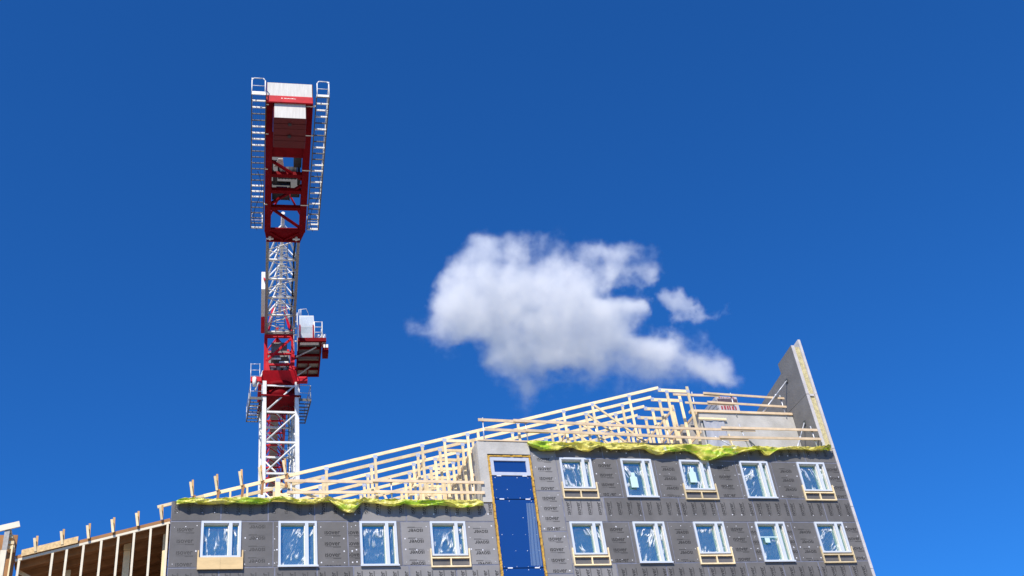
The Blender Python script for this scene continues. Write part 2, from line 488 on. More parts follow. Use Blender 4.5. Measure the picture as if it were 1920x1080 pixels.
# solid structure behind the boards
b = MB()
b.box(0.24, 12.60, D + 0.62, D + 12, 0, 20.10)
b.box(14.99, 29.86, D + 0.62, D + 12, 0, 22.98)
b.face([(0.212, D, 0), (0.212, D + 0.62, 0), (0.212, D + 0.62, 20.17), (0.212, D, 20.17)])
b.face([(0.212, D, 20.17), (0.212, D + 0.62, 20.17), (12.6, D + 0.62, 20.17), (12.6, D, 20.17)])
b.face([(14.99, D, 23.02), (14.99, D + 0.62, 23.02), (29.86, D + 0.62, 23.02), (29.86, D, 23.02)])
b.build('wall', M['slab'], bld)
# dark membrane lips at the roof edges
b = MB()
b.box(19.6, 23.4, D - 0.05, D + 0.3, 23.03, 23.16)
b.build('roof_edge_strip', M['membrane'], bld)

# --- boards
NB = [0]
def board(x0, x1, z0, z1, tone='mid', txt=None, gap=0.027, dots=True, start=None, inset=0.0, y=None):
    Y = (D if y is None else y) + inset
    mb = MB()
    X0, X1, Z0, Z1 = x0 + gap, x1 - gap, z0 + gap, z1 - gap
    mb.hexa([(X0, Y, Z0), (X1, Y, Z0), (X1, Y + .008, Z0), (X0, Y + .008, Z0), (X0, Y, Z1), (X1, Y, Z1), (X1, Y + .008, Z1), (X0, Y + .008, Z1)])
    mb.mi = 1
    rect = (X0 + .004, X1 - .004, Z0 + .004, Z1 - .004)
    yt = Y - 0.0015
    cx = (x0 + x1) / 2
    if txt == 'n' or txt == 'r':
        z = Z1 - (0.32 if start is None else start)
        while z > Z0 - 0.1:
            word(mb, cx, z, 0 if txt == 'n' else math.pi, rect, yt); z -= 0.46
    elif txt == 'v':
        x = x0 + (0.30 if start is None else start)
        cz = z0 + 0.62
        while x < x1:
            word(mb, x, cz, math.pi / 2, rect, yt); x += 0.47
    elif txt == 'i':                                   # narrow cut-offs showing part of the word
        z = Z1 - 0.45
        while z > Z0:
            word(mb, X1 - (0.1 if start is None else start), z, 0, rect, yt); z -= 0.46
    mb.mi = 2
    if dots:
        rs = random.Random(int(x0 * 100 + z0 * 7))
        w, h = X1 - X0, Z1 - Z0
        xs = [X0 + .13, X1 - .13] + ([cx] if w > 1.0 and txt != 'v' else [])
        if txt == 'v' or w > 1.6: xs = [X0 + .2 + k * .46 for k in range(int((w - .2) / .46) + 1)]
        zs = [Z0 + .30] if (txt == 'v' or h < 1.2) else [Z1 - .18 - k * .5 for k in range(int(h / .5) + 1)]
        for xx in xs:
            for zz in zs:
                if not (Z0 + .04 < zz < Z1 - .04 and X0 + .03 < xx < X1 - .03) or rs.random() < .36: continue
                r = rs.choice((.012, .016, .02, .03)); zz += rs.uniform(-.04, .04)
                mb.face([(xx + r * math.cos(a * math.pi / 4), Y - .003, zz + r * math.sin(a * math.pi / 4)) for a in range(8)])
    mb.build('insulation_board', [M['board_' + tone], M['ink_faint' if (tone == 'dark' and x0 < 6) else 'ink'], M['washer']], bld)
    NB[0] += 1


# right half, column beside the stairwell
zc = [23.02, 22.60, 20.76, 18.92, 17.08, 15.3]
for k in range(5):
    board(15.0, 16.15, zc[k + 1], zc[k], 'light' if k else 'dark', 'n' if k else None)
for zt in (ZT1, ZT0):
    zb = zt - HT
    board(16.15, 16.30, zb - .0, zt, 'light', None, .012, False)
    board(17.78, 19.02, zb, zt, 'mid', 'n')
    board(19.02, 19.186, zb, zt, 'mid', None, .012)
    board(20.666, 20.83, zb, zt, 'mid', None, .012)
    board(20.83, 22.06, zb, zt, 'mid', 'r', start=.45)
    if zt == ZT0:
        board(23.54, 24.75, zb, zt, 'mid', 'n')
        board(24.75, 25.099, zb, zt, 'mid', 'i', start=-.03)
        board(26.579, 26.92, zb, zt, 'mid', 'i', start=-.02)
        board(26.92, 28.13, zb, zt, 'mid', 'r', start=.45)
    else:
        board(23.54, 24.90, zb, zt, 'mid', 'n')
        board(24.90, 25.099, zb, zt, 'mid', None, .012)
        board(26.579, 26.75, zb, zt, 'mid', None, .012)
        board(26.75, 28.13, zb, zt, 'mid', 'r', start=.45)
    board(29.61, GX0, zb, zt, 'mid', 'n')
    for x, k in WR.values():
        if k == 's': board(x, x + WW, zb, zt - HS, 'dark', 'v' if (zt == ZT0 and x == 22.059) else None, .012, False)
    xs = [16.15, 18.05, 19.80, 21.62, 23.42, 25.28, 27.07, 28.9, GX0]
    if zt == ZT0: xs = [16.15, 18.1, 20.35, 22.3, 24.15, 25.95, 27.75, 29.3, GX0]
    z0 = zb - 1.15
    for i, (a, c) in enumerate(zip(xs[:-1], xs[1:])):
        board(a, c, z0, zb, 'light' if i == 0 else 'mid', 'v', start=random.uniform(.15, .4))
xs = [16.15, 18.4, 20.2, 22.0, 23.9, 25.7, 27.1, 28.7, GX0]
for i, (a, c) in enumerate(zip(xs[:-1], xs[1:])): board(a, c, ZT1, 23.02, 'mid' if i else 'dark', 'v', start=random.uniform(.15, .4))
# left half
xs = [0.21, 2.05, 3.84, 5.64, 7.5, 9.32, 11.17, 13.02]
tn = ['dark', 'dark', 'dark', 'mid', 'light', 'light', 'light']
for i, (a, c) in enumerate(zip(xs[:-1], xs[1:])): board(a, c, ZT0, 20.17, tn[i], 'v', start=random.uniform(.15, .4))
xs2 = [0.21, 2.05, 4.1, 5.7, 7.1, 9.3, 11.2, 13.02]
for i, (a, c) in enumerate(zip(xs2[:-1], xs2[1:])): board(a, c, ZT0 - HT - 1.15, ZT0 - HT, tn[i] if i > 1 else 'dark', 'v', start=random.uniform(.15, .4))
zb = ZT0 - HT
board(0.21, 1.348, zb, ZT0, 'dark', 'n')
board(2.828, 4.04, zb, ZT0, 'dark', 'r', start=.2)
board(4.04, 4.234, zb, ZT0, 'mid', None, .012)
board(5.714, 6.92, zb, ZT0, 'mid', 'n', start=.45)
board(6.92, 7.404, zb, ZT0, 'mid', 'i', start=.22)
board(8.884, 9.05, zb, ZT0, 'mid', None, .012)
board(9.05, 10.266, zb, ZT0, 'light', 'r', start=.35)
board(11.746, 13.02, zb, ZT0, 'light', 'r', start=.4)
board(1.348, 2.828, zb, ZT0 - HS, 'dark', None, .012, False)
board(10.266, 11.746, zb, ZT0 - HS, 'mid', 'v', .012, False)

# --- windows
def window(x, zt, kind, idx):
    h = HS if kind == 's' else HT
    z0 = zt - h; y0 = D - 0.045; y1 = D + 0.17
    X1 = x + WW
    fw = .085
    # front ring of the frame, mullion and head
    mb = MB()
    mb.box(x, X1, y0, y1, zt - fw, zt)
    mb.box(x, X1, y0, y1, z0, z0 + fw * .8)
    mb.box(x, x + fw, y0 + .001, y1, z0 + fw * .8, zt - fw)
    mb.box(X1 - fw, X1, y0 + .001, y1, z0 + fw * .8, zt - fw)
    ma, mbb = x + WW * .69, x + WW * .775
    mb.box(ma, mbb, y0 + .001, y1, z0 + fw * .8, zt - fw)
    if kind == 't':
        mb.box(x - .03, X1 + .03, y0 - .05, y0 - .002, z0 - .03, z0 + .035)     # metal drip sill
    fr = mb.build('window', M['window_white'], bld)
    za, zb_ = z0 + fw * .8, zt - fw
    # cream inner reveals, the right-hand cheeks and head of each sash
    mb = MB()
    for a, c in ((x + fw, ma), (mbb, X1 - fw)):
        mb.box(c - .030, c - .002, D + .03, y1 - .01, za + .002, zb_ - .002)
        mb.box(a + .002, a + .014, D + .03, y1 - .01, za + .002, zb_ - .002)
        mb.box(a + .016, c - .032, D + .03, y1 - .01, zb_ - .030, zb_ - .002)
        mb.box(a + .016, c - .032, D + .03, y1 - .01, za + .002, za + .02)
    mb.build('sash', M['reveal'], fr)
    mb = MB()
    for a, c in ((x + fw, ma), (mbb, X1 - fw)): mb.face([(a, D + .150, za), (c, D + .150, za), (c, D + .150, zb_), (a, D + .150, zb_)])
    mb.build('pane', M['glass'], fr)
    # creased protective film a little in front of the glass
    mb = MB()
    off = Vector((idx * 7.3, 0, idx * 3.1)); slack = []
    dirn = random.choice((0, 1, 2))
    for a, c in ((x + fw + .02, ma - .035), (mbb + .02, X1 - fw - .035)):
        n, mm = (26, 34) if c - a > .5 else (12, 34)
        top = zb_ - (.13 if kind == 's' else .16)
        P = []
        for i in range(mm + 1):
            z = za + .022 + (top - za - .022) * i / mm
            row = []
            for j in range(n + 1):
                xx = a + (c - a) * j / n
                e = min(j, n - j, i, mm - i) / 4.0
                w = mnoise.fractal(Vector((xx * 2.6 + z * 1.3, 0, z * 1.6 - xx)) + off, 1.0, 2.0, 4)
                tz = i / mm; tx = j / n
                slack.append(max(math.exp(-((tz - .86) / .12) ** 2), .9 * math.exp(-(min(tx, 1 - tx) / .10) ** 2), .8 * math.exp(-(tz / .08) ** 2), (.9 * math.exp(-((tx - .25 - .5 * tz) / .16) ** 2) if dirn == 1 else .9 * math.exp(-((tx - .8 + .6 * tz) / .15) ** 2) if dirn == 2 else 0)))
                row.append((xx, D + .130 - min(1, e) * (.03 + .06 * w) - .012, z))
            P.append(row)
        mb.grid(P)
    fo = mb.build('protective_film', M['film'], fr)
    att = fo.data.attributes.new('slack', 'FLOAT', 'POINT')
    att.data.foreach_set('value', slack)
    return fr


for i, (x, zt, k) in enumerate(wins):
    fr = window(x, zt, k, i)
    if (zt == ZT1 and k == 't' and x == 19.186) or (zt == ZT1 and x == 22.059):
        q = x + (.50 if k == 't' else .56); zz = zt - (1.36 if k == 't' else 1.08)
        s = MB()
        s.prism([(q - .17, D + .035, zz), (q + .17, D + .035, zz), (q + .17, D + .035, zz + .50), (q + .09, D + .035, zz + .54), (q + .09, D + .035, zz + .72), (q - .09, D + .035, zz + .72), (q - .09, D + .035, zz + .54), (q - .17, D + .035, zz + .50)], (0, .004, 0))
        s.build('sticker_card', M['card'], fr)
    if zt == ZT0 and x == 25.099:
        s = MB(); q = x + .45; zz = zt - .95
        s.box(q - .12, q + .12, D + .035, D + .04, zz, zz + .22); s.box(x + .1, x + .98, D + .041, D + .045, zz + .24, zz + .285)
        s.build('sticker_card', M['card'], fr)
# temporary timber frames under the short windows
for x, zt, k in wins:
    if k != 's': continue
    zs = zt - HS; zl = zt - 1.95
    s = MB()
    if x == 1.348:
        s.box(x - .09, x + WW / 2 + .0, D - .10, D - .07, zt - 1.95, zs - .02)
        s.box(x + WW / 2 + .004, x + WW + .09, D - .10, D - .07, zt - 1.95, zs - .02)
        s.box(x - .095, x - .045, D - .069, D - .005, zt - 1.94, zs + .27)
        s.box(x + WW + .045, x + WW + .095, D - .069, D - .005, zt - 1.94, zs + .27)
        s.build('sill_panel', M['ply'], bld, label='plywood panel under the first window')
        continue
    s.box(x - .075, x - .027, D - .085, D - .006, zl, zs + .28)
    s.box(x + WW + .027, x + WW + .075, D - .085, D - .006, zl, zs + .28)
    s.box(x - .026, x + WW + .026, D - .084, D - .006, zs - .13, zs - .075)
    s.box(x - .026, x + WW + .026, D - .084, D - .006, zl, zl + .055)
    s.box(x + WW / 2 - .024, x + WW / 2 + .024, D - .083, D - .006, zl + .056, zs - .131)
    s.build('sill_frame', M['wood'], bld)

# --- stairwell: concrete frame, foam, blue glazing
s = MB()
SX0, SX1, SXA, SXB = 12.62, 14.985, 13.03, 14.99
ztop = 23.04
s.box(SX0, SXA - .002, D - .03, D + 6, 20.21, ztop)            # left jamb and side wall of the shaft
s.box(SXA - .002, SX1, D - .03, D + 6, 22.40, ztop - .001)     # lintel
s.build('stair_shaft', M['concrete'], bld)
s = MB(); s.box(12.62, 14.97, D + .6, D + 6, 0, 20.2); s.build('stair_core', M['concrete_mid'], bld)
s = MB()
for a, c in ((13.03, 13.115), (14.895, 14.978)):
    n = 60
    z = 15.0
    while z < 22.3:
        dz = random.uniform(.1, .22); w = random.uniform(-.012, .012)
        s.box(a + w, c + w, D - .06 + random.uniform(-.012, .012), D + .1, z, min(22.32, z + dz - .001)); z += dz
x = 13.03
while x < 14.97:
    dx = random.uniform(.1, .25)
    s.box(x, min(14.978, x + dx - .001), D - .06 + random.uniform(-.012, .012), D + .1, 22.322, 22.40 + random.uniform(-.01, .0)); x += dx
s.build('foam_seal', M['foam'], bld)
s = MB(); s.box(13.03, 14.98, D - .075, D + .02, 22.402, 22.43); s.build('drip_flashing', M['membrane'], bld)
fr = MB()
fr.box(13.12, 14.89, D - .03, D + .08, 22.14, 22.30); fr.box(13.12, 14.89, D - .03, D + .08, 21.45, 21.60)
fr.box(13.12, 13.28, D - .029, D + .08, 21.601, 22.139); fr.box(14.73, 14.89, D - .029, D + .08, 21.601, 22.139)
cas = fr.build('stair_casement', M['casement_grey'], bld)
s = MB(); s.face([(13.28, D + .03, 21.6), (14.73, D + .03, 21.6), (14.73, D + .03, 22.14), (13.28, D + .03, 22.14)]); s.build('pane', M['blue_glass'], cas)
zz = [21.43, 20.355, 17.34, 14.0]
st = MB(); st.box(13.12, 14.89, D + .06, D + .10, 14.0, 21.44); st.build('stair_glazing_backing', M['membrane'], bld)
for k in range(3):
    s = MB()
    s.box(13.135, 14.875, D - .005, D + .04, zz[k + 1] + .02, zz[k] - .02)
    s.mi = 1
    rs = random.Random(k)
    rows = [zz[k] - .08, zz[k + 1] + .06] + [zz[k] - .08 - q for q in ((.55,) if k == 0 else (.75, 1.5, 2.2))]
    for i, zr in enumerate(rows):
        for q in range(4):
            if rs.random() < .2: continue
            xx = 13.25 + q * .5 + rs.uniform(-.04, .04); r = rs.choice((.012, .018))
            s.face([(xx + r * math.cos(a * math.pi / 3), D - .0075, zr + r * math.sin(a * math.pi / 3)) for a in range(6)])
    s.build('blue_panel', [M['blue_glass'], M['washer']], bld)
    s = MB()
    for xx in (13.45, 14.6): s.box(xx - .10, xx + .10, D - .03, D - .006, zz[k] - .025, zz[k] + .025)
    s.build('fixing_clip', M['washer'], bld)

P = []
for i in range(41):
    z = 17.42 + 2.75 * i / 40; row = []
    for j in range(25):
        t = j / 24
        x = 14.50 - .16 * (1 - i / 40) + t * (.36 + .12 * (1 - i / 40))
        row.append((x, D - .035 - .03 * math.sin(t * 19 + .6 * math.sin(i * .15)) * (.5 + .5 * t), z))
    P.append(row)
s = MB(); s.grid(P)  # pale pleated sheet added to imitate reflection streaks on the blue glazing
mt = M['sheet'].copy(); mt.name = 'reflection_sheet'
for nd in mt.node_tree.nodes:
    if nd.type == 'MIX_SHADER': nd.inputs[0].default_value = 0.20
    if nd.type == 'BSDF_PRINCIPLED': nd.inputs['Base Color'].default_value = (0.45, 0.62, 0.72, 1)
s.build('reflection_sheet', mt, bld)

# --- gable sandwich wall
prof = [(D, 15.0), (D, 29.0), (41.87, 28.80), (41.85, 28.22), (45.1, 27.7), (52, 26.4), (52, 15.0)]
def gable(x0, x1, dz, dy, name, mt, joints=()):
    s = MB()
    # split at 26.13 and every 3 m below into separate panels with a narrow open joint
    s.prism([(x0, D + dy, 26.14)] + [(x0, D + dy, 29.0 + dz), (x0, 41.87, 28.80 + dz), (x0, 41.85, 28.22 + dz), (x0, 45.1, 27.7 + dz), (x0, 52, 26.4 + dz), (x0, 52, 26.14)], (x1 - x0, 0, 0))
    z = 26.12
    while z > 2:
        s.box(x0, x1, D + dy, 52, z - 2.98, z); z -= 3.0
    return s.build(name, mt, bld)
gi = gable(29.89, 30.05, 0.0, 0.05, 'gable_inner_leaf', [M['concrete_dark']])
gw = gable(30.053, 30.352, -0.06, 0.09, 'gable_insulation', M['wool'])
go = gable(GX0, GX1, 0.34, -0.01, 'gable_outer_leaf', M['concrete_edge'])
# pale cast edge of the inner leaf
s = MB(); s.box(29.888, 30.052, D + .02, D + .049, 23.05, 26.115); s.box(29.888, 30.052, D + .02, D + .049, 26.145, 28.98)
s.build('leaf_edge', M['concrete_edge'], bld)
s = MB(); s.box(30.08, 30.30, D + .03, D + .088, 26.04, 26.16); s.build('joint_bracket', M['concrete_edge'], bld)
# setback top storey
s = MB()
s.box(24.62, 29.865, 41.92, 50, 22.99, 25.80)
s.build('setback_wall', M['concrete'], bld)
s = MB(); s.box(23.9, 24.615, 42.6, 50, 22.99, 25.5); s.build('setback_return', M['concrete_mid'], bld)
s = MB(); s.box(24.2, 29.86, 41.85, 42.10, 25.805, 25.93); s.build('top_plank', M['wood_rail'], bld)
# opening covered with milky sheet
P = []
for i in range(25):
    z = 23.2 + 2.15 * i / 24; row = []
    for j in range(25):
        x = 24.72 + 1.15 * j / 24
        w = mnoise.fractal(Vector((x * 2 + z, 3, z * .7 - x * 1.5)), 1.0, 2.0, 4)
        row.append((x, 41.86 + .06 * w, z))
    P.append(row)
s = MB(); s.grid(P); s.build('cover_sheet', M['sheet'], bld)
s = MB(); s.box(24.7, 25.9, 41.905, 41.918, 23.0, 25.35); s.build('opening', M['room'], bld)
s = MB(); s.bar((24.5, 41.82, 25.42), (26.0, 41.82, 25.42), .05, .10); s.bar((26.0, 41.84, 23.2), (25.93, 41.84, 24.6), .10, .04, (1, 0, 0))
s.build('opening_batten', M['wood'], bld)
s = MB()
for p, q in (((24.6, 41.3, 23.25), (27.1, 41.3, 23.25)), ((24.6, 41.6, 23.35), (27.1, 41.6, 23.35))): s.tube(p, q, .05, 8)
s.build('steel_pipe', M['steel'], bld)

# ------------------------------------------------------------------ yellow sheets over the two roof edges
def tarp(px, zt, x_end, name, label, seed):
    pts = [at(x, y, D - .15) for x, y in px]
    lo = [(p.x, p.z) for p in pts]
    def zlow(x):
        for (xa, za), (xb, zb) in zip(lo[:-1], lo[1:]):
            if xa <= x <= xb: return za + (zb - za) * (x - xa) / (xb - xa)
        return lo[0][1] if x < lo[0][0] else lo[-1][1]
    x0, x1 = lo[0][0], lo[-1][0]
    nx = int((x1 - x0) / .045); ns = 30
    P = []
    for i in range(nx + 1):
        x = x0 + (x1 - x0) * i / nx
        zl = zlow(x) + .055
        hump = .00 + .07 * (mnoise.noise(Vector((x * 1.1, seed, 0))) + .5)
        bul = .13 + .12 * mnoise.noise(Vector((x * .9, seed + 5, 0)))
        e = min(1, (x - x0) / .25, (x1 - x) / .25); e = math.sqrt(max(e, .02))
        row = []
        ztop = zt + hump * e
        prof = [(D + .30, zt + .02), (D + .12, ztop), (D - .06, ztop - .05), (D - .06 - bul * .6, (ztop + zl) / 2 + .06), (D - .03 - bul, zl + .05), (D - .10 - bul * .4, zl), (D - .03, zl + .07)]
        for j in range(ns + 1):
            t = j / ns * (len(prof) - 1); k = min(int(t), len(prof) - 2); f = t - k; f = f * f * (3 - 2 * f) * .5 + f * .5
            y = prof[k][0] + (prof[k + 1][0] - prof[k][0]) * f; z = prof[k][1] + (prof[k + 1][1] - prof[k][1]) * f
            s_ = j / ns
            v = Vector((x * 1.5 + s_ * 1.2, s_ * 2.2, seed))
            f1 = mnoise.noise(v)
            w0 = .35 * mnoise.noise(Vector((x * .8, 0, seed + 21)))
            f2 = 1 - 2.4 * abs(mnoise.noise(Vector((x * .5, (s_ + w0) * 6.5, seed + 3))))
            f3 = 1 - 2.4 * abs(mnoise.noise(Vector((x * 2.1 + s_ * 2.0, (s_ + w0) * 9.0 - x * .4, seed + 7))))
            f4 = abs(mnoise.noise(Vector((x * 5 + s_ * 5, s_ * 7, seed + 13))))
            amp = min(1, s_ * 4) * e
            y2 = y - amp * (.05 * f1 + .12 * f2 + .06 * f3 + .045 * f4)
            if s_ > .45: y2 = min(y2, D - .012)
            z2 = z + (.03 * f1 + .03 * f2 + .015 * f3) * amp * (1.0 if s_ < .75 else .45)
            row.append((x + .05 * mnoise.noise(v * 1.7 + Vector((7, 0, 0))), y2, z2))
        P.append(row)
    s = MB(); s.grid(P)
    o = s.build(name, M['tarp'], None, base=((x0 + x1) / 2, D, zt), label=label, cat='plastic sheet', group='yellow sheets along the roof edges')
    return o


tarp([(330, 948), (345, 948.5), (372, 948), (400, 947.5), (425, 948), (440, 948.5), (470, 949.5), (490, 949), (505, 946), (512, 940), (528, 941), (545, 946), (557, 950), (575, 949), (590, 949), (605, 945), (616, 942), (628, 951), (640, 960), (652, 966), (664, 964), (671, 955), (680, 944), (690, 947), (705, 950), (720, 953), (735, 954), (748, 952), (757, 949), (775, 955), (795, 955), (815, 952), (838, 952), (855, 956), (878, 956), (895, 953), (908, 951)],
     20.19, None, 'plastic_sheet', 'crumpled yellow plastic sheet over the lower left roof edge, one deep sag in it', 3.1)
tarp([(990, 835), (1000, 842), (1012, 848), (1028, 849), (1045, 848), (1062, 843), (1075, 843), (1090, 849), (1104, 850), (1116, 845), (1130, 842), (1137, 847), (1146, 848), (1160, 846), (1180, 846), (1208, 845), (1218, 850), (1230, 855), (1240, 856), (1252, 852), (1268, 850), (1284, 848), (1296, 851), (1308, 857), (1318, 866), (1332, 867), (1345, 863), (1360, 859), (1375, 858), (1388, 852), (1405, 849), (1425, 848), (1433, 856), (1442, 857), (1455, 849), (1475, 847), (1500, 846), (1520, 848), (1540, 847), (1558, 841)],
     23.03, None, 'plastic_sheet', 'crumpled yellow plastic sheet over the upper right roof edge, one flap hanging to a window', 8.7)

# ------------------------------------------------------------------ roof trusses
Y1 = 40.66
SL = (26.425 - 20.739) / (22.07 - 1.771)
zch = lambda x: 20.739 + (x - 1.771) * SL
T = 0.045
def beam2(s, xa, za, xb, zb, h, y, w=T):
    s.bar((xa, y, za), (xb, y, zb), w, h, (0, 0, 1))
def plates(s, pts):
    for x, z, y in pts: s.box(x - .09, x + .09, y - T / 2 - .004, y - T / 2 - .001, z - .09, z + .07)


ORD = ['frontmost', 'second', 'third', 'fourth', 'fifth', 'sixth', 'seventh', 'eighth', 'ninth']
CH = .138
def truss_left():
    r = empty('roof_truss', (6.2, Y1, 20.2), label='pale timber roof truss above the lower left half, frontmost of its row', cat='roof truss', group='roof trusses over the lower left half')
    s = MB(); beam2(s, 1.40, zch(1.40) - CH / 2, 12.98, zch(12.98) - CH / 2, CH, Y1); s.build('top_chord', M['wood'], r)
    s = MB(); s.box(1.2, 12.6, Y1 - T / 2, Y1 + T / 2, 20.18, 20.30); s.build('bottom_chord', M['wood'], r)
    for i, x in enumerate((2.40, 3.05, 4.24, 6.20, 8.25, 10.31, 11.31, 12.37, 12.86)):
        zt = zch(x) - CH - .002; w = .20 if x == 4.24 else (.075 if x < 3.5 else .112)
        if x == 11.31: zt = zch(11.31) - CH - .002
        s = MB(); s.box(x - w / 2, x + w / 2, Y1 - T / 2, Y1 + T / 2, 20.302, zt); s.build('post', M['wood'], r)
    s = MB(); zf = zch(11.31) - .10; s.box(11.376, 12.305, Y1 - T / 2, Y1 + T / 2, zf - .13, zf); s.build('tie', M['wood'], r)
    for xa, xb in ((4.35, 6.1), ):
        s = MB(); beam2(s, xa, zch(xa) - .35, xb, 20.36, .10, Y1 - T - .002); s.build('diagonal', M['wood'], r)
    for x in (4.24, 6.20, 8.25, 10.31, 11.31, 12.37): s = MB(); plates(s, [(x, zch(x) - CH, Y1)]); s.build('nail_plate', M['plate'], r)
    return r


def truss_right():
    r = empty('roof_truss', (18, Y1, 23.05), label='pale timber roof truss above the right half, frontmost of its row', cat='roof truss', group='roof trusses over the right half')
    s = MB(); beam2(s, 12.985, zch(12.985) - CH / 2, 22.07, zch(22.07) - CH / 2, CH, Y1); s.build('top_chord', M['wood'], r)
    s = MB(); beam2(s, 22.03, 26.22, 23.52, 26.215, .16, Y1); s.build('flat_chord', M['wood'], r)
    s = MB(); s.box(13.0, 23.6, Y1 - T / 2, Y1 + T / 2, 23.05, 23.16); s.build('bottom_chord', M['wood'], r)
    for x in (14.76, 17.03, 18.51, 20.45):
        s = MB(); s.box(x - .056, x + .056, Y1 - T / 2, Y1 + T / 2, 23.162, zch(x) - CH - .002); s.build('post', M['wood'], r)
    s = MB(); s.box(22.40, 22.53, Y1 - T / 2, Y1 + T / 2, 23.162, 26.138); s.build('post', M['wood'], r)
    s = MB(); s.box(23.525, 23.665, Y1 - T / 2, Y1 + T / 2, 23.162, 26.48); s.build('post', M['wood'], r)
    s = MB(); beam2(s, 18.58, zch(18.58) - .2, 21.0, 23.2, .10, Y1 - T - .002); s.build('diagonal', M['wood'], r)
    for q in [(x, zch(x) - CH, Y1) for x in (14.76, 17.03, 18.51, 20.45)] + [(22.10, 26.26, Y1), (22.46, 26.15, Y1), (23.59, 26.22, Y1)]: s = MB(); plates(s, [q]); s.build('nail_plate', M['plate'], r)
    return r


tl = truss_left(); tr = truss_right()
for k in range(1, 9):
    copy_tree(tl, (0, .9 * k, 0), 'pale timber roof truss above the lower left half, %s from the front of its row' % ORD[k])
    if k < 8: copy_tree(tr, (0, .9 * k, 0), 'pale timber roof truss above the right half, %s from the front of its row' % ORD[k])
s = MB(); beam2(s, -.30, zch(-.30) - CH / 2, 1.398, zch(1.398) - CH / 2, .12, Y1); s.build('eave_extension', M['wood'], tl)
# bracing boards running back through the trusses
br = [((8.30, 20.9), 'lower left, beside the third tall post'), ((10.36, 21.3), 'lower left, beside the fourth tall post'), ((10.36, 22.4), 'lower left, high on the fourth tall post'), ((12.42, 21.6), 'lower left, against the stair shaft'), ((12.42, 22.7), 'lower left, high beside the stair shaft'),
      ((17.09, 23.9), 'right half, beside the second post'), ((20.52, 24.2), 'right half, beside the fourth post'), ((22.55, 24.3), 'right half, just behind the roof peak'), ((22.55, 25.2), 'right half, high behind the roof peak'), ((23.70, 24.0), 'right half, at the last tall post'), ((23.70, 25.0), 'right half, high on the last tall post')]
for (x, z), w in br:
    s = MB(); s.bar((x + .02, Y1 - .1, z), (x + .02, Y1 + 6.2, z + .05), .045, .12)
    s.build('bracing_board', M['wood_rail'], None, base=(x, Y1, z), label='shaded bracing board running back through the trusses, ' + w, cat='timber board', group='bracing boards between the trusses')
for (xa, ya, za, xb, yb, zb, w) in ((9.2, 1.2, 20.4, 9.2, 3.2, 22.2, 'lower left half, left of the shaft'), (11.0, .5, 20.4, 11.0, 3.4, 22.6, 'lower left half, before the shaft'), (21.2, .4, 23.2, 21.2, 3.0, 25.0, 'right half, under the peak'), (19.3, .4, 23.2, 19.3, 2.7, 24.8, 'right half, left of the peak')):
    s = MB(); s.bar((xa, Y1 + ya, za), (xb, Y1 + yb, zb), .10, .045)
    s.build('brace', M['wood_rail'], None, base=(xa, Y1 + ya, za), label='slanting timber brace between the trusses, ' + w, cat='timber brace', group='slanting braces between the trusses')

# ------------------------------------------------------------------ guard rails
def rail(label, base, planks, posts, group='timber guard rails along the roof edges', y=None):
    r = empty('guard_rail', base, label=label, cat='guard rail', group=group)
    for (a, c, h, w) in planks:
        s = MB(); s.bar(a, c, w, h); s.build('plank', M['wood_rail'], r)
    for (a, c) in posts:
        s = MB(); s.tube(a, c, .029, 8)
        p = s.build('post', M['steel'], r)
        s = MB()
        for (pa, pc, h, w) in planks:
            d0, d1 = Vector(pa), Vector(pc)
            if min(d0.x, d1.x) - .05 < a[0] < max(d0.x, d1.x) + .05:
                f = (a[0] - d0.x) / (d1.x - d0.x); zz = d0.z + (d1.z - d0.z) * f
                g_ = (zz - a[2]) / (c[2] - a[2]) if c[2] != a[2] else 0
                yy = a[1] + (c[1] - a[1]) * g_; xx = a[0] + (c[0] - a[0]) * g_
                s.box(xx - .045, xx + .045, yy - .05, yy + .03, zz - .05, zz + .045)
        if s.v: s.build('clamp', M['clamp'], p)
    return r


